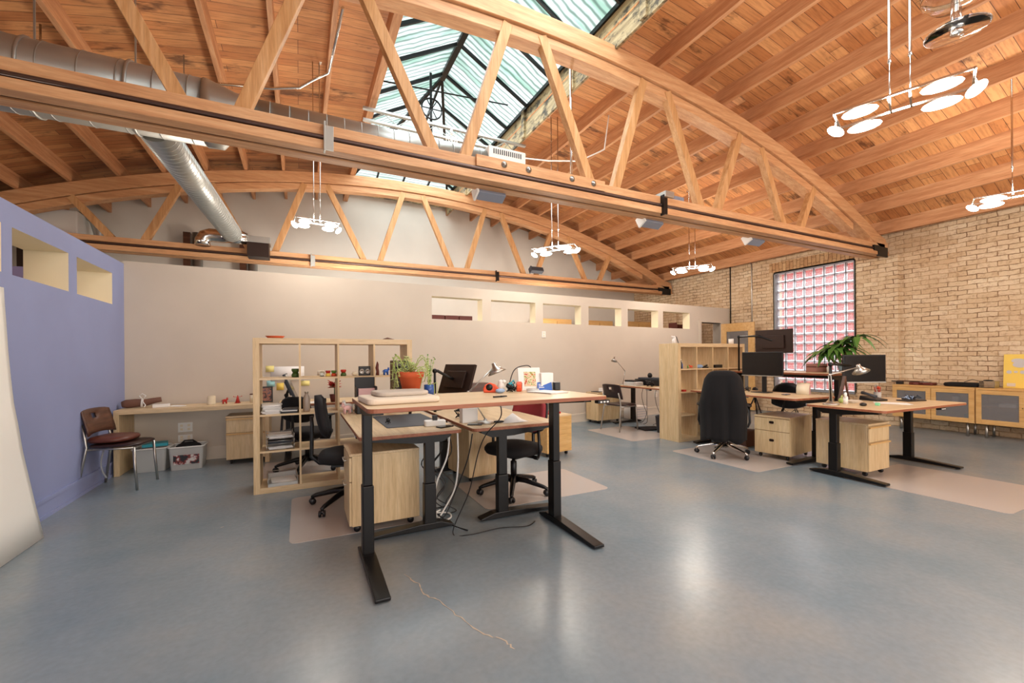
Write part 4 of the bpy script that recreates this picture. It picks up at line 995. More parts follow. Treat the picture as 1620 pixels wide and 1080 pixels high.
# ---- on the tall standing desk
mat('cushion_grey', '#bdb1a3', .95)
q = MB(); q.prism(rrect(.44, .38, .045, 5), 0, .036); solo(q, 'foam_cushion', 'cream_cloth', 'larger cream cushion lying flat on the tall standing desk', 'cushion', (.555, 2.765, SD), 3, bevel=.013)
q = MB(); q.prism(rrect(.33, .26, .06, 5), 0, .028); solo(q, 'foam_cushion', 'cushion_grey', 'smaller grey-beige cushion lying on top of the larger one', 'cushion', (.575, 2.82, SD + .0362), 5, bevel=.012)
t = thing('potted_plant', 'trailing plant in a terracotta pot on the tall standing desk', 'plant', (.70, 3.04, SD))
q = MB(); q.lathe([(.0, 0), (.062, 0), (.072, .022), (.066, .022), (.058, .008), (0, .008)], (0, 0, 0), 28); q.build('saucer', 'terracotta', t)
q = MB(); q.lathe([(0, .010), (.052, .010), (.078, .135), (.088, .137), (.092, .175), (.084, .175), (.078, .155), (0, .15)], (0, 0, 0), 32); q.build('pot', 'terracotta', t)
r2 = random.Random(11)
lb, st = MB(), MB()
def leaf(b, p, d, L, w_, mi=0):
    d = Vector(d).normalized(); s = d.cross(Vector((0, 0, 1))); s = s.normalized() if s.length > .01 else Vector((1, 0, 0)); u = s.cross(d)
    p = Vector(p); pts = [(0, 0), (.35, .9), (.7, .75), (1, 0)]
    c_ = [b.bm.verts.new(p + d * L * a + u * L * .12 * math.sin(a * PI)) for a, _ in pts]
    l = [b.bm.verts.new(p + d * L * a + s * w_ * ww) for a, ww in pts[1:3]]; r = [b.bm.verts.new(p + d * L * a - s * w_ * ww) for a, ww in pts[1:3]]
    for f in ((c_[0], c_[1], l[0]), (c_[0], r[0], c_[1]), (c_[1], c_[2], l[1], l[0]), (c_[1], r[0], r[1], c_[2]), (c_[2], c_[3], l[1]), (c_[2], r[1], c_[3])): b.bm.faces.new(f)
for k in range(16):
    a = r2.uniform(0, 2 * PI); L = r2.uniform(.10, .24); up = r2.uniform(.02, .12)
    pts = []
    for i in range(8):
        v = i / 7; rr = .03 + .085 * min(1, v * 1.8) + .01 * v
        pts.append(Vector((rr * math.cos(a + v * .6), rr * math.sin(a + v * .6), .165 + up * math.sin(min(1, v * 1.5) * PI / 1.5) * 1.2 - (L * max(0, v - .45) * 1.1))))
    st.tube(pts, .003, 5)
    for i in range(2, 8):
        for s in (-1, 1): leaf(lb, pts[i], (math.cos(a + s * 1.2), math.sin(a + s * 1.2), r2.uniform(-.3, .5)), r2.uniform(.016, .030), .007)
for k in range(5):
    a = r2.uniform(0, 2 * PI); top = Vector((.05 * math.cos(a), .05 * math.sin(a), r2.uniform(.22, .28))); st.tube([(0, 0, .15), top * .6 + Vector((0, 0, .09)), top], .0035, 5)
    for i in range(9): leaf(lb, Vector((0, 0, .15)).lerp(top, .4 + .07 * i), (r2.uniform(-1, 1), r2.uniform(-1, 1), r2.uniform(-.5, .4)), .03, .008)
st.build('stems', 'leaf_pale', t); lb.build('leaves', 'leaf_pale', t)
t = thing('glass_jar', 'blue glass jar with tall wispy stems beside the terracotta pot', 'jar', (.855, 3.13, SD))
q = MB(); q.lathe([(0, 0), (.036, 0), (.038, .075), (.034, .075), (.032, .006), (0, .006)], (0, 0, 0), 22)
mat('blue_glass', '#4a78c8', 0.1, 0.0, Transmission_Weight=0.5); q.build('jar_glass', 'blue_glass', t)
lb, st = MB(), MB()
for k in range(7):
    a = r2.uniform(0, 2 * PI); h = r2.uniform(.17, .27); lean = r2.uniform(0, .05)
    pts = [Vector((.01 * math.cos(a) + lean * math.cos(a) * (i / 6) ** 2, .01 * math.sin(a) + lean * math.sin(a) * (i / 6) ** 2, .02 + h * i / 6)) for i in range(7)]
    st.tube(pts, .0022, 5)
    for i in range(2, 7):
        for _ in range(3): leaf(lb, pts[i], (r2.uniform(-1, 1), r2.uniform(-1, 1), r2.uniform(-.6, .6)), r2.uniform(.012, .022), .006)
for k in range(3):
    a = -1.2 + k * .6; st.tube([(.03 * math.cos(a), .03 * math.sin(a), .08), (.06 * math.cos(a), .06 * math.sin(a), .09), (.065 * math.cos(a), .065 * math.sin(a), .004)], .0022, 5)
st.build('stems', 'leaf_pale', t); lb.build('leaves', 'leaf_green', t)
q = MB(); q.tube([(-.045, 0, .006), (.012, .004, .006)], .0055, 8); q.tube([(.012, .004, .006), (.065, .01, .006)], [.006, .0045], 8); solo(q, 'marker_pen', 'black_plastic', 'black marker pen lying in the middle of the tall standing desk', 'pen', (1.21, 2.66, SD), 4)
def tape_dispenser(loc, rz, label):
    t = thing('tape_dispenser', label, 'tape dispenser', loc, rz, 'orange tape dispensers')
    q = MB(); q.prism([(-.06, 0), (.055, 0), (.06, .03), (.03, .062), (-.01, .078), (-.05, .06), (-.064, .03)], -.022, .022, 'y'); q.build('body', 'orange_plastic', t, .008)
    q = MB(); q.lathe([(.026, -.024), (.026, .024), (.0, .024)], (0, 0, 0), 18, Matrix.Translation((-.015, 0, .042)) @ Matrix.Rotation(PI / 2, 4, 'X')); q.build('tape_roll', 'black_plastic', t)
tape_dispenser((1.335, 3.08, SD), -25, 'orange tape dispenser nearest the potted plant')
tape_dispenser((1.585, 3.09, SD), 60, 'orange tape dispenser between cable tangle and white picture frame')
q = MB(); q.lathe([(0, 0), (.028, 0), (.030, .05), (.02, .07), (.024, .085), (0, .095)], (0, 0, 0), 16); q.ball((.02, -.015, .08), (.018, .018, .014)); solo(q, 'porcelain_figure', 'white_plastic', 'small white porcelain figure beside the orange tape dispenser', 'figurine', (1.435, 3.12, SD), 0)
q = MB(); q.ball((0, 0, .018), (.045, .03, .018), 16, 8); solo(q, 'computer_mouse', 'light_blue', 'light blue mouse on the tall standing desk', 'mouse', (1.37, 2.99, SD - .0005), 20, smooth=True)
def tangle(label, loc, m, seed, R_=.05, n=26, r=.0045, name='cable_tangle'):
    r3 = random.Random(seed); pts = []
    for i in range(n): a = i * 1.9 + r3.uniform(-.5, .5); rr = R_ * r3.uniform(.4, 1); pts.append((rr * math.cos(a), rr * math.sin(a) * .8, r + abs(math.sin(i * .7)) * R_ * r3.uniform(.4, 1.3)))
    q = MB(); q.tube(pts, r, 6); return solo(q, name, m, label, 'cables', loc)
tangle('tangle of black cable on the tall standing desk behind the mouse', (1.49, 3.05, SD), 'black_plastic', 5, .05, 34)
q = MB(); q.ball((0, 0, .035), (.03, .03, .035), 14, 8); q.tube([(.0, 0, .06), (.03, .0, .085), (.05, .01, .06)], .006, 6); solo(q, 'headphones', 'teal', 'teal headphones in the cable tangle on the tall desk', 'headphones', (1.53, 3.14, SD), 10, smooth=True)
t = thing('picture_frame', 'white framed picture leaning at the back of the tall standing desk', 'picture frame', (1.69, 3.10, SD), -12)
Tm = Matrix.Rotation(math.radians(-12), 4, 'X')
q = MB(); q.box(-.095, .095, 0, .012, 0, .19, 0, Tm); q.build('frame', 'white_plastic', t, .002)
m = mat('floral_print', '#c87a50', 0.8); c_ = ramp(m, noise(m, coords(m), 55, 3, .6), [(.35, '#b5482e'), (.5, '#ecd9b8'), (.6, '#7a9a4a'), (.7, '#d06038')]); base(m, c_)
q = MB(); q.box(-.045, .055, -.002, 0, .035, .155, 0, Tm); q.build('picture', 'floral_print', t)
q = MB(); q.box(-.02, .02, .012, .08, 0, .012); q.build('strut', 'white_plastic', t)
box_item('cardboard_box', 'white_paper', 'white box behind the picture frame on the tall desk', 'box', (1.84, 3.11, SD), (.11, .09, .14), -8)
t = thing('booklet', 'blue booklet leaning in front of the white box', 'booklet', (1.80, 3.045, SD), -20)
Tm = Matrix.Rotation(math.radians(-30), 4, 'X'); q = MB(); q.box(-.06, .06, 0, .004, 0, .075, 0, Tm); q.build('cover', 'blue_plastic', t)
q = MB()
for i, w_ in enumerate((.05, .035, .045)): q.box(-.05, -.05 + w_, -.001, .0, .052 - i * .014, .058 - i * .014, 0, Tm)
q.build('cover_lines', 'white_paper', t)
box_item('small_speaker', 'black_plastic', 'black small speaker with white dots beside the white box', 'speaker', (1.90, 3.03, SD), (.05, .05, .065), -10)
papers('loose white papers at the back right of the tall standing desk', (1.70, 2.84, SD), 20, .19, .26, 5, seed=4)
q = MB(); q.lathe([(0, 0), (.05, 0), (.052, .022), (0, .022)], (0, 0, 0), 20); solo(q, 'glass_dish', 'clear_plastic', 'clear round dish on the tall desk in front of the picture frame', 'dish', (1.66, 3.0, SD), 0)
cable('black charger lead arching behind the white picture frame', [(1.52, 3.16, SD + .02), (1.58, 3.18, SD + .16), (1.66, 3.17, SD + .20), (1.74, 3.17, SD + .18), (1.78, 3.18, SD + .004)], .004)

# ---- on the two lower desks
q = MB(); q.prism(rrect(.46, .78, .02), 0, .004); solo(q, 'desk_pad', 'dark_grey', 'dark grey desk pad on the lower desk behind the standing desk', 'desk pad', (.84, 3.87, LD), 0)
t = thing('power_strip', 'white power block at the corner of the desk with the dark pad', 'power strip', (.985, 3.44, LD), -8)
q = MB(); q.prism(rrect(.17, .09, .02), 0, .045); q.build('body', 'white_plastic', t, .006)
q = MB(); q.box(-.02, .02, -.02, .02, .045, .085); q.build('plug', 'black_plastic', t, .004)
box_item('mobile_phone', 'screen', 'black phone lying beside the white power block', 'phone', (1.035, 3.33, LD), (.07, .13, .009), -70)
tangle('small black cable bundle lying on the dark desk pad', (.66, 3.72, LD + .0045), 'black_plastic', 9, .035, 14)
t = thing('file_organizer', 'black desk organizer holding papers at the far end of the padded desk', 'organizer', (.60, 4.60, LD), 0)
q = MB(); q.box(-.10, .10, -.08, .10, 0, .008); q.box(-.10, -.092, -.08, .10, 0, .27); q.box(.092, .10, -.08, .10, 0, .27); q.box(-.10, .10, .09, .10, 0, .36); q.box(-.10, .10, -.08, .10, .13, .137); q.box(-.1, .1, -.08, -.072, 0, .12); q.build('case', 'black_plastic', t, .002)
q = MB(); q.box(-.09, .09, -.07, .085, .14, .17); q.build('papers', 'brown_leather', t); q = MB(); q.box(-.07, .09, .02, .08, .14, .245); q.build('folder', 'pink', t)
def cow(label, loc, rz, m='white_plastic', name='toy_figure', s=1.0):
    q = MB(); q.ball((0, 0, .045 * s), (.032 * s, .02 * s, .02 * s), 14, 8); q.ball((.032 * s, 0, .062 * s), (.014 * s, .012 * s, .014 * s))
    for x in (-.02, .02):
        for y in (-.011, .011): q.tube([(x * s, y * s, .04 * s), (x * s, y * s, 0)], .006 * s, 6)
    q.tube([(.03 * s, -.008 * s, .072 * s), (.034 * s, -.014 * s, .085 * s)], .004 * s, 5); q.tube([(.03 * s, .008 * s, .072 * s), (.034 * s, .014 * s, .085 * s)], .004 * s, 5); q.tube([(-.032 * s, 0, .055 * s), (-.045 * s, 0, .03 * s)], .003 * s, 5)
    return solo(q, name, m, label, 'toy', loc, rz, smooth=True)
cow('white and pink toy animal on the padded desk, nearest the bookcase', (.42, 4.62, LD), 200, 'pink', s=1.3)
cow('white toy animal behind the pink one on the padded desk', (.44, 4.70, LD), 150, 'white_plastic', s=1.5)
def w_arm(loc, rz, pts): return [at_rot(loc, rz, p) for p in pts]
L_ = (.86, 4.30, 1.105); monitor('black monitor turned sideways behind the terracotta pot', L_, -86, .58, .35, 0, None, 'black_plastic', arm=w_arm(L_, -86, [(.98, 4.30, LD), (.98, 4.30, 1.10), (.90, 4.30, 1.10)]))
L_ = (1.50, 4.35, 1.07); monitor('dark tilted monitor on a pole arm, seen from its back', L_, 112, .48, .33, 20, None, 'dark_brown_metal', arm=w_arm(L_, 112, [(1.24, 4.32, MD), (1.24, 4.32, 1.17), (1.27, 4.32, 1.17), (1.40, 4.35, 1.10), (1.45, 4.35, 1.08)]))
box_item('computer_box', 'dark_wood', 'dark box low behind the tilted monitor', 'box', (1.84, 4.72, MD), (.28, .16, .26), 0)
desk_lamp('steel lamp with conical shade rising behind the tall standing desk', (1.40, 3.36, MD), (1.27, 3.42, 1.01), (1.515, 3.42, 1.225), (.35, -.15, -1), .085)
box_item('plastic_box', 'white_plastic', 'white upright box on the desk with the lamp, below the tall desk edge', 'box', (1.29, 3.47, MD), (.14, .08, .125), 0)
box_item('mobile_phone', 'screen', 'black phone beside the base of the steel lamp', 'phone', (1.29, 3.32, MD), (.07, .12, .009), 60)
q = MB(); q.sheet([[(-.12, -.08, 0), (.02, -.11, .004), (.13, -.07, 0)], [(-.07, .0, .02), (.0, -.02, .075), (.10, .0, .012)], [(-.03, .07, .0), (.05, .05, .03), (.13, .06, 0)]], thick=.0012)
solo(q, 'folded_paper', 'white_paper', 'folded white sheet on the corner of the desk with the lamp', 'paper', (1.64, 3.35, MD + .0005), 0)
q = MB(); q.ball((0, 0, .012), (.05, .016, .011)); solo(q, 'eyeglass_case', 'black_plastic', 'small black case beside the folded white sheet', 'case', (1.50, 3.31, MD), -10, smooth=True)
tangle('tangle of dark leads on the desk with the lamp, by its back edge', (1.32, 3.75, MD), 'black_plastic', 21, .08, 30)
box_item('small_tray', 'red_paint', 'red tray on the reddish-topped drawer unit', 'tray', (3.04, 5.02, .5405), (.22, .2, .025), 8)

# cables around the near cluster
cable('black cable looping down from under the tall standing desk to the lower desk', [(.80, 3.15, 1.0), (.82, 3.2, .93), (.95, 3.24, .90), (1.10, 3.2, .94), (1.18, 3.16, 1.0)], .006)
cable('black cable hanging from the tall desk edge past the lamp base', [(1.19, 2.6, 1.0), (1.20, 2.62, .9), (1.17, 2.8, .76), (1.16, 2.93, .60), (1.12, 3.02, .3), (1.0, 3.04, .02), (1.1, 2.97, .006), (1.35, 2.98, .006), (1.55, 2.92, .006), (1.66, 2.98, .006)], .004)
cable('thin black cable from the lamp desk down to the floor beside the leg', [(1.22, 3.2, .70), (1.20, 3.25, .5), (1.12, 3.3, .25), (1.02, 3.3, .05), (.96, 3.28, .08), (1.05, 3.2, .006), (1.12, 3.05, .006)], .005)
cable('white cable hanging in a loop beside the leg of the padded desk', [(1.08, 3.35, .70), (1.06, 3.36, .5), (.98, 3.38, .3), (.95, 3.36, .12), (.98, 3.3, .02), (1.08, 3.34, .012), (1.10, 3.45, .012), (1.0, 3.5, .012), (.95, 3.4, .014)], .007, 'cable_white')
cable('second white cable running from desk underside to the floor loop', [(1.13, 3.3, .70), (1.14, 3.32, .45), (1.12, 3.34, .25), (1.03, 3.33, .1), (.95, 3.3, .03), (.93, 3.45, .012), (1.05, 3.52, .025)], .007, 'cable_white')
for i, (x, y) in enumerate(((1.06, 3.62), (1.10, 3.72), (1.02, 3.8), (1.13, 3.55))):
    cable(['dark lead hanging behind the white cables, the first of a bunch', 'dark lead hanging behind the white cables, the curliest', 'dark lead hanging behind the white cables, farthest back', 'dark lead hanging behind the white cables, nearest the drawer unit'][i], [(x, y, .70), (x + .03, y, .5), (x - .05, y + .03, .35), (x + .06, y, .2), (x - .03, y - .03, .08), (x + .05, y - .06, .008), (x - .06, y - .1, .008)], .005)

# ---- in and on the free-standing bookcase (cell floors)
Z0, Z1, Z2, Z3, ZT = .0555, .4100, .7645, 1.1190, 1.5105
q = MB(); q.lathe([(0, 0), (.062, 0), (.088, .026), (.080, .026), (.056, .008), (0, .008)], (0, 0, 0), 28); solo(q, 'clay_saucer', 'terracotta', 'terracotta saucer on top of the free-standing bookcase', 'saucer', (-.225, 4.95, ZT))
q = MB(); q.sheet([[(-.07, -.03, 0), (0, -.03, .012), (.09, -.02, 0)], [(-.05, .0, .012), (.0, .0, .03), (.08, .01, .006)], [(-.06, .04, 0), (.02, .04, .010), (.12, .03, 0)]], thick=.001); solo(q, 'dried_leaf', 'brown_cloth', 'dried leaf lying on top of the free-standing bookcase', 'leaf', (.89, 5.0, ZT + .0005))
def hourglass(loc, label, m1, m2, s=1.0):
    t = thing('candle_holder', label, 'candle holder', loc, 0, 'small coloured holders in the bookcase')
    q = MB(); q.lathe([(0, 0), (.030 * s, 0), (.032 * s, .02 * s), (.022 * s, .04 * s), (.0, .04 * s)], (0, 0, 0), 16); q.build('lower_half', m2, t)
    q = MB(); q.lathe([(0, .0405 * s), (.022 * s, .0405 * s), (.032 * s, .06 * s), (.030 * s, .075 * s), (0, .075 * s)], (0, 0, 0), 16); q.build('upper_half', m1, t)
hourglass((-.045, 4.92, Z3), 'dark olive waisted pot in the upper row of the bookcase', 'leaf_dark', 'leaf_dark', 1.15)
hourglass((.262, 4.92, Z3), 'red and yellow holder in the upper row, left of its green-banded twin', 'red_paint', 'yellow_card', .8)
hourglass((.318, 4.92, Z3), 'orange holder with green band in the upper row of the bookcase', 'leaf_green', 'orange_plastic', .8)
hourglass((.413, 4.92, Z3), 'red holder with green foot in the upper row, right of the divider', 'red_paint', 'leaf_dark', .9)
q = MB(); q.ball((0, 0, .03), .028, 16, 10); q.lathe([(0, 0), (.018, 0), (.02, .01), (0, .01)], (0, 0, 0), 12); solo(q, 'snow_globe', 'mirror_glass', 'small glass globe in the upper row of the bookcase', 'ornament', (.205, 4.93, Z3), smooth=True)
q = MB(); q.prism(rrect(.16, .07, .02), 0, .008); solo(q, 'wooden_dish', 'maple_x', 'flat wooden dish in the upper row of the bookcase', 'dish', (.10, 4.93, Z3))
q = MB(); q.ball((0, 0, .022), (.034, .024, .022), 14, 8); q.lathe([(.016, 0), (.002, .045), (0, .045)], (.02, 0, .01), 12); solo(q, 'seashell', 'cream_plastic', 'pale seashell beside the black viewer in the upper row', 'shell', (.53, 4.92, Z3), smooth=True)
t = thing('stereo_viewer', 'black stereo viewer with two lenses in the upper row', 'viewer', (.63, 4.93, Z3))
q = MB(); q.box(-.06, .06, -.02, .05, 0, .10); q.build('case', 'black_plastic', t, .006)
for s in (-1, 1): q = MB(); q.lathe([(.026, 0), (.026, .012), (.018, .012), (.016, .004), (0, .004)], (0, 0, 0), 18, Matrix.Translation((s * .03, -.02, .045)) @ Matrix.Rotation(PI / 2, 4, 'X')); q.build('lens', 'brushed_steel', t)
q = MB(); q.tube([(0, 0, 0), (.004, 0, .04), (-.004, 0, .08), (.002, 0, .12), (0, 0, .15)], [.02, .016, .018, .014, .004], 10); solo(q, 'carved_figure', 'dark_red_wood', 'dark red carved figure behind the bookcase divider in the upper row', 'figurine', (.765, 4.93, Z3), smooth=True)
cow('blue toy dinosaur in the upper row of the bookcase', (.855, 4.92, Z3), 20, 'blue_plastic', 'toy_dinosaur', 1.0)
papers('thick white paper stack in the third row of the bookcase', (-.262, 4.95, Z2), 2, .15, .24, 34, seed=2, h=.0026)
t = thing('magazine_stack', 'stack of dark magazines with papers in the third row', 'magazines', (-.098, 4.94, Z2), -3)
q = MB(); q.box(-.075, .075, -.12, .12, 0, .018); q.build('lower_issues', 'black_plastic', t, .002); q = MB(); q.box(-.07, .075, -.11, .12, .0185, .03); q.build('upper_issues', 'white_paper', t, .002); q = MB(); q.box(-.06, .075, -.115, .1, .0305, .038); q.build('top_issue', 'dark_grey', t, .002)
jar('glass_bottle', 'bottle_glass', 'frosted grey bottle in the third row beside the divider', (.055, 4.90, Z2), [(0, 0), (.030, 0), (.034, .02), (.034, .12), (.026, .155), (.016, .175), (.016, .19)], ('brushed_steel', .019), cat='bottle') if mat('bottle_glass', '#b8a89a', 0.25, 0, Transmission_Weight=.35) else None
t = thing('letter_tray', 'stacked wire letter trays full of papers in the second row', 'tray', (-.19, 4.96, Z1), 4)
for k in range(3):
    q = MB(); z = .008 + k * .052
    for zz in (0, .03): q.tube([(-.12, -.15, z + zz), (.12, -.15, z + zz), (.12, .15, z + zz), (-.12, .15, z + zz), (-.12, -.15, z + zz)], .003, 5)
    for i in range(9): q.tube([(-.12 + i * .03, -.15, z), (-.12 + i * .03, .15, z)], .0018, 4)
    for sx in (-1, 1):
        for sy in (-1, 1): q.tube([(sx * .12, sy * .15, z - .008), (sx * .12, sy * .15, z + .046)], .003, 5)
    tr_ = q.build('wire_tray', 'brushed_steel', t)
    q = MB(); r3 = random.Random(k)
    for i in range(4): q.box(-.105, .105, -.14, .13, z + .004 + i * .006, z + .008 + i * .006, 0, Matrix.Rotation(math.radians(r3.uniform(-4, 4)), 4, 'Z'))
    q.build('papers', 'white_paper' if k != 1 else 'dark_grey', tr_)
t = thing('letter_tray', 'clear letter tray with white papers in the lowest row', 'tray', (-.17, 4.96, Z0), 4)
q = MB(); q.box(-.13, .13, -.15, .15, 0, .004); q.box(-.13, -.127, -.15, .15, .004, .09); q.box(.127, .13, -.15, .15, .004, .09); q.box(-.13, .13, .147, .15, .004, .07); q.box(-.13, .13, -.15, -.147, .004, .035); q.build('tray_body', 'clear_plastic', t)
q = MB(); q.tube([(-.13, -.15, .035), (-.13, -.12, .09), (-.13, .15, .09), (.13, .15, .09), (.13, -.12, .09), (.13, -.15, .035), (-.13, -.15, .035)], .004, 6); q.build('rim', 'brushed_steel', t)
q = MB(); q.box(-.10, .12, -.13, .12, .005, .03, 0, Matrix.Rotation(.05, 4, 'Z')); q.build('papers', 'white_paper', t)

# ---- behind the bookcase: desk against the partition
t = thing('poinsettia', 'red poinsettia in a dark pot on the desk behind the bookcase', 'plant', (.40, 6.10, .7395))
q = MB(); q.lathe([(0, 0), (.045, 0), (.062, .10), (.055, .10), (0, .09)], (0, 0, 0), 18); q.build('pot', 'dark_red_wood', t)
rd, gn = MB(), MB()
for k in range(60):
    a = r2.uniform(0, 2 * PI); el = r2.uniform(-.1, 1.2); L = r2.uniform(.06, .10); c0 = Vector((r2.uniform(-.03, .03), r2.uniform(-.03, .03), .20 + r2.uniform(-.02, .04)))
    leaf(rd if k % 4 else gn, c0, (math.cos(a), math.sin(a), el * .7), L, .025)
rd.build('flowers', 'red_paint', t); gn.tube([(0, 0, .08), (0, 0, .21)], .006, 6); gn.build('stem', 'leaf_dark', t)
t = thing('photo_frame', 'small dark framed photograph at the end of the wall bench', 'picture frame', (-.41, 6.46, .7405), 5)
m = mat('portrait_print', '#7a4a3c', .5); base(m, ramp(m, noise(m, coords(m), 22, 2), [(.38, '#2a1c1e'), (.5, '#a86a50'), (.62, '#5a4a52')]))
Tm = Matrix.Rotation(math.radians(-10), 4, 'X'); q = MB(); q.box(-.085, .085, 0, .012, 0, .21, 0, Tm); q.build('frame', 'black_plastic', t, .002); q = MB(); q.box(-.068, .068, -.002, 0, .02, .19, 0, Tm); q.build('photograph', 'portrait_print', t)
q = MB(); q.box(-.01, .01, .01, .09, 0, .01); q.build('strut', 'black_plastic', t)
def pinned(label, x, z, w_, h, m_, rz=0, name='sticky_note', cat='note'):
    q = MB(); y = 6.89 + PSL * x; q.sheet([[(-w_ / 2, -.001, h / 2), (0, -.001, h / 2), (w_ / 2, -.001, h / 2)], [(-w_ / 2, -.006, -h / 2), (0, -.010, -h / 2), (w_ / 2, -.012, -h / 2)]], thick=.0006); o = solo(q, name, m_, label, cat, (x, y - .001, z), math.degrees(PA)); return o
pinned('pale yellow note on the partition, top left behind the bookcase', -.38, 1.17, .10, .085, 'yellow_paper')
pinned('large white sheet on the partition behind the bookcase', -.16, 1.10, .42, .20, 'white_paper', name='wall_sheet', cat='paper')
pinned('light blue note on the partition behind the bookcase', -.37, .965, .10, .085, 'cyan_paper')
pinned('tan note on the partition beside the light blue one', -.255, .92, .09, .10, 'yellow_card')
pinned('yellow-green note on the partition above the grey bottle', .06, .955, .12, .07, 'yellow_paper')
pinned('cream note on the partition above the tilted black screen', .27, 1.10, .09, .07, 'cream_cloth')
L_ = (-.10, 5.98, .93); monitor('black screen leaning back on the desk behind the bookcase', (-.10, 6.10, .965), 88, .46, .34, -22, None, 'dark_grey', arm=w_arm((-.10, 6.10, .965), 88, [(-.16, 6.1, .7395), (-.16, 6.1, .85), (-.13, 6.1, .93)]))
papers('papers spread on the desk behind the bookcase', (.12, 6.12, .7395), 10, .25, .2, 4, seed=8)
box_item('hole_punch', 'black_plastic', 'black desk tool beside the poinsettia', 'office tool', (.24, 6.14, .7395), (.12, .06, .05), 10)

# ---- on and under the wall bench
t = thing('cloth_bag', 'brown rolled cloth bag tied with white cord on the wall bench', 'bag', (-1.72, 6.56, .7405), 8)
q = MB(); q.tube([(-.16, 0, .045), (-.12, 0, .05), (-.03, 0, .055), (.05, 0, .055), (.13, .01, .075), (.20, .02, .085)], [.035, .05, .05, .042, .034, .030], 14); q.build('roll', 'brown_cloth', t)
q = MB()
for k in range(2): q.tube([(.02 + k * .012 + .004 * math.sin(a), .052 * math.cos(a), .055 + .052 * math.sin(a)) for a in [2 * PI * i / 16 for i in range(17)]], .006, 6)
q.tube([(.03, -.03, .10), (.0, -.03, .14), (.03, -.03, .165), (.06, -.03, .14), (.035, -.03, .10)], .006, 6); q.tube([(.03, -.05, .08), (.06, -.07, .03), (.05, -.09, .01)], .006, 6); q.build('cord', 'cable_white', t)
box_item('label_printer', 'white_plastic', 'flat white device beside the brown cloth bag', 'device', (-1.50, 6.50, .7405), (.16, .11, .035), 8)
papers('white papers on the wall bench beside the flat device', (-1.36, 6.52, .7405), 60, .1, .18, 3, seed=12)
jar('cream_tin', 'cream_plastic', 'cream tin with a brown mark on the wall bench', (-1.01, 6.55, .7405), [(0, 0), (.045, 0), (.047, .01), (.045, .02), (.045, .085), (.047, .095)], ('cream_plastic', .044), cat='tin')
cow('red and green toy on the wall bench beside the cream tin', (-.87, 6.56, .7405), 30, 'red_paint', s=.9)
q = MB(); q.lathe([(0, 0), (.035, 0), (.036, .008), (0, .008)], (0, 0, 0), 4); q.lathe([(.028, .008), (.004, .10), (0, .10)], (0, 0, 0), 4); q.tube([(-.045, 0, .085), (0, 0, .075), (.045, 0, .085)], .0025, 5); q.ball((-.045, 0, .087), .006, 8, 6); q.ball((.045, 0, .087), .006, 8, 6)
solo(q, 'metronome', 'red_paint', 'red pyramid-shaped balance toy on the wall bench', 'toy', (-.73, 6.57, .7405), 20)
jar('storage_jar', 'cream_plastic', 'cream jar on the wall bench right beside the bookcase', (-.565, 6.60, .7405), [(0, 0), (.035, 0), (.035, .10)], ('brown_leather', .036))
def storage_bin(label, loc, rz, w_=.36, d=.30, h=.28, label_img=False):
    t = thing('storage_bin', label, 'storage box', loc, rz, 'clear plastic storage bins')
    b_ = MB(); o_, i_ = rrect(w_ * .92, d * .92, .03), None
    rings = []
    for f, z in ((.90, 0), (1.0, h)): rings.append([b_.bm.verts.new((x * f, y * f, z)) for x, y in rrect(w_, d, .03)])
    for z, f in ((h, .965), (.004, .87)): rings.append([b_.bm.verts.new((x * f, y * f, z)) for x, y in rrect(w_, d, .03)])
    for A, B in zip(rings, rings[1:]):
        for i in range(len(A)): b_.bm.faces.new((A[i], A[(i + 1) % len(A)], B[(i + 1) % len(A)], B[i]))
    b_.bm.faces.new(list(reversed(rings[0]))); b_.bm.faces.new(rings[-1]); b_.build('tub', 'clear_plastic', t)
    q = MB(); pts = [(x * 1.02, y * 1.02, h) for x, y in rrect(w_, d, .03)]; q.tube(pts + [pts[0]], .008, 6, caps=False); q.build('rim', 'white_plastic', t)
    if label_img:
        q = MB(); q.box(-w_ * .36, w_ * .38, -d / 2 - .004, -d / 2 + .002, .06, .2, 0, Matrix.Rotation(math.radians(-3), 4, 'X')); q.build('picture_label', 'toy_print', t)
    return t
m = mat('toy_print', '#30202a', .5); base(m, ramp(m, noise(m, coords(m), 16, 2), [(.42, '#17171f'), (.52, '#8a2f2c'), (.6, '#c9c4c0')]))
storage_bin('clear bin holding a teal box, behind the visitor chair', (-1.585, 6.50, 0), 0, .32, .30, .27)
box_item('folded_towel', 'teal', 'teal folder pile on the clear bin behind the visitor chair', 'folder', (-1.56, 6.50, .283), (.24, .2, .035), 12)
box_item('paper_pile', 'dark_grey', 'dark contents of the clear bin behind the visitor chair', 'papers', (-1.585, 6.50, .008), (.20, .18, .16), 3)
storage_bin('clear bin with a printed picture label below the outlets', (-1.225, 6.44, 0), 0, .34, .30, .27, True)
q = MB(); q.ball((0, 0, .06), (.13, .09, .06), 18, 10); q.tube([(-.07, 0, .10), (-.04, 0, .135), (.04, 0, .135), (.08, 0, .10)], .010, 8); solo(q, 'handbag', 'black_fabric', 'black handbag with strap lying in the labelled bin', 'bag', (-1.225, 6.44, .19), 5, smooth=True)
cable('grey strap hanging from the visitor chair by the blue wall', [(-1.78, 5.72, .42), (-1.80, 5.70, .3), (-1.79, 5.69, .2), (-1.76, 5.70, .12)], .008, 'grey_plastic', 'strap')

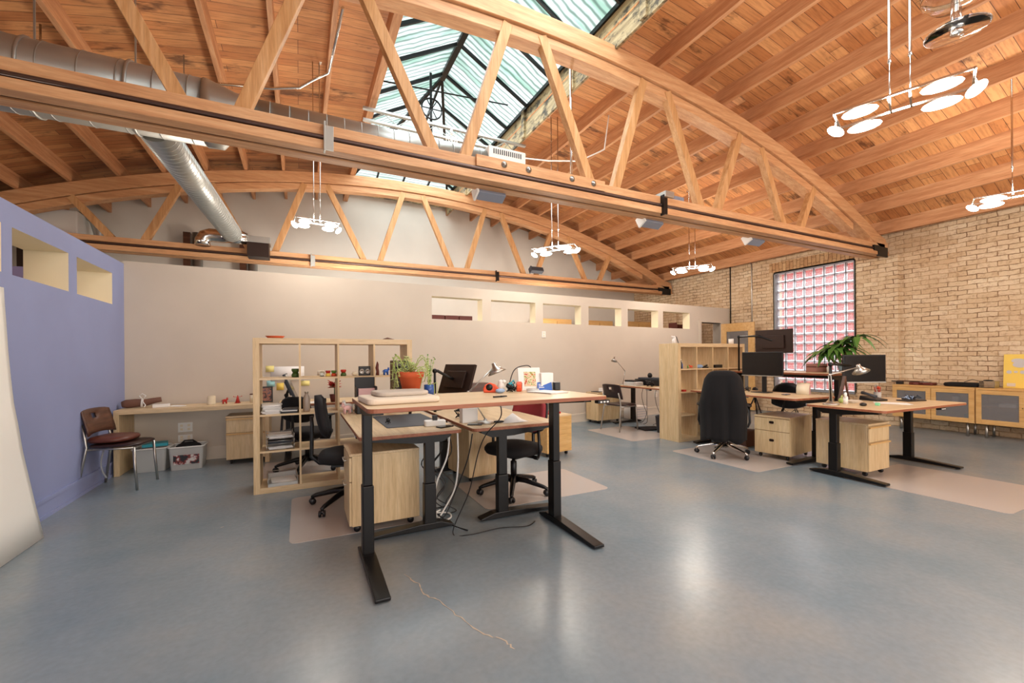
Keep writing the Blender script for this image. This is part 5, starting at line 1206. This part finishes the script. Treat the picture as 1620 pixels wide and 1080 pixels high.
# ---- right cluster
monitor('black monitor with silver lower edge, facing the coat-draped chair', (5.70, 3.80, 1.185), -90, .58, .335, 0, .394, 'black_plastic', bottom=True)
L_ = (6.27, 3.98, 1.51); monitor('dark monitor seen from behind, highest of the three by the window', L_, 90, .55, .345, 0, None, 'dark_brown_metal', arm=w_arm(L_, 90, [(6.20, 4.50, 1.0655), (6.20, 4.50, 1.60), (6.22, 4.2, 1.60), (6.23, 3.98, 1.52)]))
L_ = (6.03, 2.74, 1.135); monitor('black monitor behind the steel lamp, closest to the brick wall cabinets', L_, -24, .52, .335, 0, None, 'black_plastic', bottom=True, arm=w_arm(L_, -24, [(5.43, 2.80, .7545), (5.43, 2.80, 1.195), (5.7, 2.84, 1.19), (6.03, 2.80, 1.16)]))
desk_lamp('steel lamp arching in front of the black monitor near the brick wall', (5.24, 2.70, .7545), (5.22, 2.70, 1.085), (5.60, 2.60, 1.165), (.45, -.15, -1), .085)
q = MB(); q.tube([(0, 0, 0), (0, 0, .08)], .022, 12)
for i in range(4): q.tube([(-.02 + i * .013, 0, .07), (-.026 + i * .016, 0, .12 + .01 * (i in (1, 2)))], .007, 8)
q.tube([(.02, 0, .05), (.042, 0, .085)], .008, 8); solo(q, 'hand_sculpture', 'white_plastic', 'white hand-shaped sculpture beside the steel lamp base', 'sculpture', (5.45, 2.66, .7545), 10)
q = MB(); q.ball((0, 0, .03), (.03, .025, .03)); q.tube([(0, 0, .05), (.02, 0, .085)], .008, 6); solo(q, 'toy_frog', 'leaf_pale', 'small pale green ornament beside the white hand sculpture', 'ornament', (5.52, 2.74, .7545), smooth=True)
papers('cream notepad on the desk beside the green ornament', (5.72, 2.74, .7545), 5, .2, .14, 12, 'cream_cloth', seed=3)
papers('white sheets near the front of the desk with the green cube', (5.95, 2.45, .7545), 30, .21, .3, 2, seed=13)
q = MB(); q.ball((0, 0, .016), (.055, .032, .018), 16, 8); solo(q, 'computer_mouse', 'black_plastic', 'black mouse beside the small green cube', 'mouse', (5.42, 2.48, .7545), 15, smooth=True)
box_item('glass_cube', 'green_glass', 'small green cube beside the black mouse', 'cube', (5.58, 2.42, .7545), (.04, .04, .03), 10)
t = thing('desk_phone', 'black telephone with handset in front of the pencil cup', 'telephone', (6.17, 2.72, .7545), -10)
q = MB(); q.prism([(-.10, 0), (.10, 0), (.10, .02), (.09, .055), (-.02, .03), (-.10, .018)], -.09, .09, 'x'); q.build('base', 'black_plastic', t, .004)
q = MB(); q.tube([(-.07, -.08, .05), (-.07, 0, .075), (-.07, .08, .09)], [.020, .013, .020], 10); q.build('handset', 'dark_grey', t)
t = thing('pencil_cup', 'pencil cup with scissors and a pink flower behind the telephone', 'cup', (6.36, 2.76, .7545))
q = MB(); q.lathe([(0, 0), (.036, 0), (.038, .09), (.034, .09), (.032, .005), (0, .005)], (0, 0, 0), 18); q.build('cup', 'clear_plastic', t)
q = MB()
for k in range(6): a = k; q.tube([(0.01 * math.cos(a), .01 * math.sin(a), .01), (.03 * math.cos(a), .03 * math.sin(a), .15)], .004, 6)
q.build('pencils', 'red_paint', t)
q = MB(); q.ball((.01, 0, .14), .022, 10, 8); q.build('flower', 'orange_plastic', t)
q = MB()
for s in (-1, 1): q.tube([(-.03 + s * .012 + .013 * math.cos(a), 0, .165 + .013 * math.sin(a)) for a in [2 * PI * i / 12 for i in range(13)]], .003, 5)
q.tube([(-.03, 0, .15), (-.01, 0, .03)], .004, 5); q.build('scissors', 'brushed_steel', t)
t = thing('cable_tray', 'dark tray heaped with grey leads at the far corner of the desk', 'tray', (6.48, 2.48, .7545), -12)
q = MB(); q.prism(rrect(.30, .14, .02), 0, .012); q.build('tray_body', 'black_plastic', t, .003)
r3 = random.Random(31); pts = [(-.12 + .24 * (i / 24) + r3.uniform(-.02, .02), r3.uniform(-.045, .045), .018 + r3.uniform(0, .045)) for i in range(25)]
q = MB(); q.tube(pts, .008, 6); q.build('leads', 'dark_grey', t)
q = MB(); pts = [(-.12 + .14 * (i / 12) + r3.uniform(-.02, .02), r3.uniform(-.045, .045), .02 + r3.uniform(0, .04)) for i in range(13)]; q.tube(pts, .007, 6); q.build('leads', 'light_blue', t)
# on the desk under the silver-edged monitor
box_item('charging_station', 'white_plastic', 'white flat device on the desk below the silver-edged monitor', 'device', (5.60, 4.22, .7945), (.12, .22, .03), 0)
cable('white lead curling above the flat device', [(5.6, 4.2, .826), (5.6, 4.14, .89), (5.58, 4.08, .90), (5.56, 4.03, .86), (5.57, 4.0, .80)], .006, 'cable_white')
tangle('dark leads below the silver-edged monitor', (5.66, 3.98, .7945), 'black_plastic', 41, .06, 16)
t = thing('mail_holder', 'white curved mail holder with patterned side on the middle desk', 'letter holder', (5.86, 3.34, .7945), 20)
q = MB(); q.sheet([[(x, -.07, z) for x, z in ((-.07, 0), (-.06, .08), (-.02, .13), (.04, .15))], [(x, .07, z) for x, z in ((-.07, 0), (-.06, .08), (-.02, .13), (.04, .15))]], thick=.006); q.build('front_panel', 'cream_plastic', t)
q = MB(); q.box(-.03, .08, -.065, .065, 0, .12); q.build('letters', 'pink', t, .003)
box_item('mobile_phone', 'screen', 'black phone beside the white mail holder', 'phone', (5.62, 3.42, .7945), (.12, .065, .009), 10)
# on the raised desk
t = thing('wicker_basket', 'pinkish patterned box with scalloped band on the raised desk', 'basket', (6.52, 3.54, 1.0655), -3)
q = MB(); q.prism(rrect(.24, .16, .02), 0, .115); q.build('body', 'rattan', t, .006) if mat('rattan', '#a87466', .8) else None
q = MB(); zz = [(-.11 + i * .011, -.083, .07 + .012 * (i % 2)) for i in range(21)]; q.tube(zz, .004, 5); q.build('band', 'dark_red_wood', t)
q = MB(); zz = [(-.123, -.07 + i * .011, .07 + .012 * (i % 2)) for i in range(13)]; q.tube(zz, .004, 5); q.build('band', 'dark_red_wood', t)
t = thing('potted_palm', 'green arching houseplant in a pale blue pot on the raised desk', 'plant', (6.56, 3.20, 1.0655))
q = MB(); q.lathe([(0, 0), (.07, 0), (.09, .10), (.082, .10), (.075, .08), (0, .075)], (0, 0, 0), 24); q.build('pot', 'pot_blue', t) if mat('pot_blue', '#9db4c6', .35) else None
m = M['leaf_green']; lg = MB(); stm = MB()
r3 = random.Random(17)
mat('leaf_mid', '#4a722c', .5)
heads = [(0, 0, .30), (.02, -.13, .46), (-.06, .10, .30), (.05, .16, .32), (.0, .05, .38), (-.08, .20, .24)]
for hx, hy, hz in heads:
    stm.tube([(0, 0, .07), (hx * .5, hy * .5, hz * .6), (hx, hy, hz)], .010, 7)
    for k in range(17):
        a = k * 2.4 + r3.uniform(-.3, .3); L = r3.uniform(.22, .36); el = r3.uniform(.2, 1.1); rows = []
        for i in range(8):
            v = i / 7; rr = L * v * math.cos(el * (1 - .3 * v)); z = hz + L * (math.sin(el) * v - 1.25 * v * v * .75)
            p = Vector((hx + rr * math.cos(a), hy + rr * math.sin(a), z)); s = Vector((-math.sin(a), math.cos(a), 0)) * (.034 * math.sin(PI * min(1, v * .9 + .12)) + .001)
            rows.append([p - s, p + Vector((0, 0, -.004)), p + s])
        lg.sheet(rows)
stm.build('stems', 'brown_leather', t); lg.build('leaves', 'leaf_mid', t)
q = MB(); q.lathe([(0, 0), (.02, 0), (.025, .07), (0, .1)], (0, 0, 0), 10); solo(q, 'small_vase', 'white_plastic', 'small white vase beside the pale blue plant pot', 'vase', (6.36, 3.30, 1.0655))
q = MB(); q.bar((0, 0, 0.01), (.09, 0, .30), .015, .035, (0, 1, 0)); q.bar((.0, 0, .008), (.16, 0, .008), .02, .012, (0, 0, 1)); q.bar((.09, 0, .30), (.15, 0, .012), .012, .02, (0, 1, 0)); solo(q, 'wooden_easel', 'dark_wood', 'slanted dark wooden easel beside the lamp arm, left of the black monitor', 'easel', (5.62, 2.81, .7545), -10)
# under desks on the right
q = MB(); q.lathe([(0, 0), (.10, 0), (.125, .28), (.13, .285), (.125, .29), (.118, .28), (.095, .006), (0, .006)], (0, 0, 0), 24); solo(q, 'waste_bin', 'dark_grey', 'dark waste bin under the desk beside the coat-draped chair', 'bin', (5.42, 4.25, 0.004))
box_item('carton', 'brown_cloth', 'brown carton on the floor behind the waste bin', 'box', (5.80, 4.12, 0.004), (.3, .2, .22), 5)
cable('black lead coiled under the middle desk', [(5.9, 3.6, .72), (5.9, 3.65, .55), (5.86, 3.72, .45), (5.95, 3.7, .4), (5.9, 3.6, .46), (5.85, 3.68, .3), (5.9, 3.7, .02)], .007)
t = thing('camera_tripod', 'black tripod standing behind the middle desk', 'tripod', (6.95, 4.75, 0))
for k in range(3): a = 2 * PI * k / 3 + .4; q = MB(); q.tube([(0, 0, .62), (.26 * math.cos(a), .26 * math.sin(a), .006)], .011, 8); q.build('leg', 'black_metal', t)
q = MB(); q.tube([(0, 0, .5), (0, 0, .75)], .014, 8); q.ball((0, 0, .72), (.045, .045, .05)); q.build('head', 'black_plastic', t)

# ---- bookcase beside the coat-draped chair
q = MB(); q.tube([(0, 0, 0), (-.01, 0, .05), (.01, 0, .09), (.0, 0, .115)], [.03, .028, .02, .008], 10); q.tube([(0, 0, .09), (-.05, 0, .11)], [.016, .008], 8); solo(q, 'animal_sculpture', 'white_plastic', 'white animal head sculpture on the bookcase beside the black card', 'sculpture', (5.17, 4.84, 1.5005), smooth=True)
q = MB(); q.box(-.03, .03, 0, .003, 0, .11, 0, Matrix.Rotation(math.radians(-18), 4, 'X') @ Matrix.Rotation(.2, 4, 'Y')); solo(q, 'display_card', 'black_plastic', 'black tilted card standing on the bookcase beside the white sculpture', 'card', (5.27, 4.85, 1.5065), 30)
jar('coffee_mug', 'white_plastic', 'white mug on top of the bookcase near the open door', (6.46, 4.83, 1.5005), [(0, 0), (.038, 0), (.040, .085), (.036, .085), (.034, .006), (0, .006)], cat='mug')
ZB = .055 + 3 * ((1.50 - .11 - .054) / 4 + .018) + .0005
jar('paint_bottle', 'dark_grey', 'dark bottle at the front of the bookcase cell with small toys', (5.26, 4.80, ZB), [(0, 0), (.022, 0), (.022, .09), (.010, .11), (.010, .13)], ('white_plastic', .012), cat='bottle')
jar('paint_bottle', 'blue_plastic', 'blue bottle with white cap in the bookcase cell with small toys', (5.32, 4.84, ZB), [(0, 0), (.020, 0), (.020, .07), (.010, .085), (.010, .10)], ('white_plastic', .012), cat='bottle')
jar('paint_bottle', 'pink', 'pink tube standing tallest in the bookcase cell with small toys', (5.30, 4.92, ZB), [(0, 0), (.020, 0), (.018, .13), (.012, .15)], ('red_paint', .012), cat='bottle')
cow('green toy in the bookcase cell with bottles', (5.40, 4.79, ZB), 40, 'leaf_green', s=.6); cow('orange toy in the bookcase cell with bottles', (5.47, 4.79, ZB), 140, 'orange_plastic', s=.7)
q = MB(); q.ball((0, 0, .03), (.07, .035, .03), 14, 8); solo(q, 'running_shoe', 'light_blue', 'blue grey rounded object in the second bookcase cell', 'ornament', (5.66, 4.80, ZB), -20, smooth=True)
q = MB(); q.bar((0, 0, .012), (.12, 0, .045), .02, .02); q.bar((.0, .0, .012), (.14, 0, .012), .025, .02); solo(q, 'stapler', 'black_plastic', 'black stapler in the second bookcase cell', 'stapler', (5.72, 4.78, ZB), 8)
box_item('card_box', 'black_plastic', 'black box with a white label in the third bookcase cell', 'box', (6.06, 4.80, ZB), (.17, .1, .05), 0)
box_item('toy_block', 'red_paint', 'red block in the bookcase cell behind the coat-draped chair', 'block', (5.30, 4.78, ZB - .354 * 1 + .0), (.06, .05, .03), 0)

# ---- cabinets by the brick wall
CB = .7755
box_item('small_case', 'black_plastic', 'small black case at the end of the cabinets nearest the window', 'case', (9.62, 3.84, CB), (.07, .09, .05), 0)
t = thing('electric_guitar', 'dark stringed instrument lying on the cabinet nearest the window', 'guitar', (9.66, 3.55, CB), 90)
q = MB(); q.prism([(-.17, -.09), (-.06, -.11), (.02, -.07), (.08, -.10), (.15, -.08), (.17, 0), (.15, .08), (.08, .10), (.02, .07), (-.06, .11), (-.17, .09), (-.19, 0)], .0, .045); q.build('body', 'dark_red_wood', t, .012)
q = MB(); q.box(-.02, .34, -.025, .025, .046, .066); q.build('neck', 'dark_wood', t, .004)
q = MB(); q.box(.34, .42, -.035, .035, .040, .056); q.build('headstock', 'black_plastic', t, .006)
q = MB(); q.box(-.10, .02, -.03, .03, .045, .058); q.build('pickup', 'brushed_steel', t)
t = thing('keyboard_case', 'black padded case with pale stripe lying beside the instrument', 'case', (9.66, 3.04, CB), 90)
q = MB(); pad(q, 0, 0, 0, .42, .22, .065, .05, .004); q.build('body', 'black_fabric', t)
q = MB(); q.box(-.19, .19, -.114, -.108, .012, .024); q.build('zip', 'white_plastic', t)
q = MB(); q.tube([(-.20, 0, .05), (-.23, 0, .09), (-.12, .03, .12), (-.02, 0, .075)], .005, 6); q.build('strap', 'black_plastic', t)
t = thing('letter_sorter', 'grey metal letter sorter on the cabinets beside the yellow board', 'letter sorter', (9.64, 2.735, CB), -90)
for k in range(5): q = MB(); q.box(-.085, .085, -.09, .09, .004 + k * .024, .007 + k * .024); q.box(-.085, -.082, -.09, .09, .0, .105) if k == 0 else None; q.box(.082, .085, -.09, .09, .0, .105) if k == 0 else None; q.build('tier', 'brushed_steel', t)
q = MB(); q.ball((0, -.02, .112), (.06, .04, .012)); q.build('papers_on_top', 'black_plastic', t)
t = thing('yellow_board', 'yellow board with grey cloud shapes leaning on the brick wall', 'board', (9.80, 2.26, CB), -90)
Tm = Matrix.Rotation(math.radians(-5), 4, 'X'); q = MB(); q.box(-.37, .37, 0, .02, 0, .52, 0, Tm); q.build('panel', 'yellow_card', t, .003)
def disc(b, cx, cz, rx, rz_, Mx, y=-.003, n=22): b.prism([(cx + rx * math.cos(2 * PI * i / n), cz + rz_ * math.sin(2 * PI * i / n)) for i in range(n)], y, 0.0005, 'y', Mx=Mx)
q = MB(); disc(q, -.22, .42, .07, .035, Tm); disc(q, -.12, .42, .06, .035, Tm, -.0035); disc(q, -.20, .36, .075, .045, Tm, -.004); disc(q, -.08, .37, .07, .045, Tm, -.0045); q.build('cloud', 'cloud_grey', t) if mat('cloud_grey', '#c9c5c4', .7) else None
for k, x in enumerate((-.31, -.24, -.17, -.10)): q = MB(); disc(q, x, .245 + .004 * (k % 2), .028 if k % 2 == 0 else .022, .026 if k % 2 == 0 else .016, Tm); q.build('spot', 'cloud_grey', t)
q = MB(); q.box(-.33, -.24, -.003, .0005, .025, .075, 0, Tm); q.build('label_card', 'cream_cloth', t)

# ---- back desk by the partition
desk_lamp('thin steel lamp at the far end of the back desk, its head high', (5.60, 6.52, .7595), (5.64, 6.50, 1.02), (5.40, 6.52, 1.27), (-.35, -.1, -1), .06)
t = thing('turntable', 'black audio equipment heaped on the back desk with a round knob on top', 'audio equipment', (5.96, 6.12, .7595), -78)
q = MB(); q.box(-.30, .30, -.13, .13, .0, .115); q.build('case', 'black_plastic', t, .008)
q = MB(); q.prism(rrect(.5, .22, .03), .1155, .145); q.build('upper_unit', 'dark_grey', t, .006)
q = MB(); q.ball((-.05, 0, .185), (.045, .045, .05), 14, 8); q.build('round_head', 'black_plastic', t)
q = MB()
for i in range(5): q.lathe([(.012, 0), (.012, .012), (0, .013)], (-.18 + i * .09, .05, .145), 10)
q.build('knobs', 'brushed_steel', t)
papers('white paper box at the front of the back desk', (5.60, 6.23, .7595), 5, .20, .28, 26, seed=16, h=.0028)
box_item('tape_deck', 'black_plastic', 'flat black device on the paper box of the back desk', 'device', (5.60, 6.25, .8335), (.2, .22, .03), 8)
papers('loose sheet at the near end of the back desk', (5.62, 5.45, .7595), 80, .21, .29, 2, seed=19)
tangle('dark leads lying on the back desk before the audio equipment', (5.66, 5.86, .7595), 'black_plastic', 51, .09, 24, .007)
t = thing('desk_fan', 'small black desk fan at the near end of the back desk', 'fan', (5.75, 5.30, .7595), -60)
q = MB(); n = 22
for r_ in (.09, .06, .03): q.tube([(r_ * math.cos(2 * PI * i / n), 0, .13 + r_ * math.sin(2 * PI * i / n)) for i in range(n + 1)], .004, 5, caps=False)
for a in range(10): q.tube([(0, 0, .13), (.09 * math.cos(a * PI / 5), 0, .13 + .09 * math.sin(a * PI / 5))], .0025, 4)
q.build('cage', 'black_metal', t); q = MB(); q.lathe([(0, 0), (.06, 0), (.05, .012), (.01, .02), (.01, .05), (0, .05)], (0, .01, 0), 16); q.build('base', 'black_plastic', t)
box_item('tissue_box', 'white_paper', 'white tissue box on the drawer unit by the partition', 'tissue box', (5.50, 6.96, .6045), (.22, .11, .07), 5)
box_item('open_book', 'black_plastic', 'dark flat folder on the drawer unit beside the tissue box', 'folder', (5.28, 6.92, .6045), (.14, .2, .012), 5)
t = thing('archive_box', 'white archive box with lines on the floor under the back desk', 'box', (6.36, 7.02, 0), 5)
q = MB(); q.box(-.20, .20, -.14, .14, 0, .26); q.build('carton', 'white_paper', t, .004)
q = MB()
for i in range(4): q.box(-.17, .17, -.142, -.139, .05 + i * .05, .055 + i * .05)
q.build('stripe', 'light_blue', t)
q = MB(); q.prism(rrect(.42, .34, .02), 0, .02); solo(q, 'foot_mat', 'black_fabric', 'black padded foot mat under the back desk', 'foot mat', (5.62, 5.84, .0045), -10, bevel=.006)
q = MB(); q.lathe([(0, 0), (.10, 0), (.13, .27), (.135, .275), (.128, .28), (.12, .27), (.096, .006), (0, .006)], (0, 0, 0), 22); solo(q, 'waste_bin', 'dark_grey', 'dark mesh waste bin beside the tall bookcase side, under the back desk', 'bin', (5.56, 5.46, .0045))
for i in range(8):
    x, y = 5.95 + .05 * (i % 3), 5.35 + i * .15
    cable(['thin black lead hanging under the back desk, closest to the waste bin', 'thin black lead hanging under the back desk beside the first', 'thin black lead hanging under the back desk, knotted low', 'thin black lead hanging straight in the middle under the back desk', 'thin black lead swinging over the foot mat', 'thin black lead hanging in front of the archive box', 'thin black lead hanging left of the archive box', 'thin black lead hanging closest to the drawer unit'][i],
          [(x, y, .70), (x + .02 * (-1) ** i, y + .02, .55), (x - .03, y - .03, .38), (x + .04, y + .04 * (-1) ** i, .2), (x, y, .05), (x - .06, y + .04, .008)], .005)
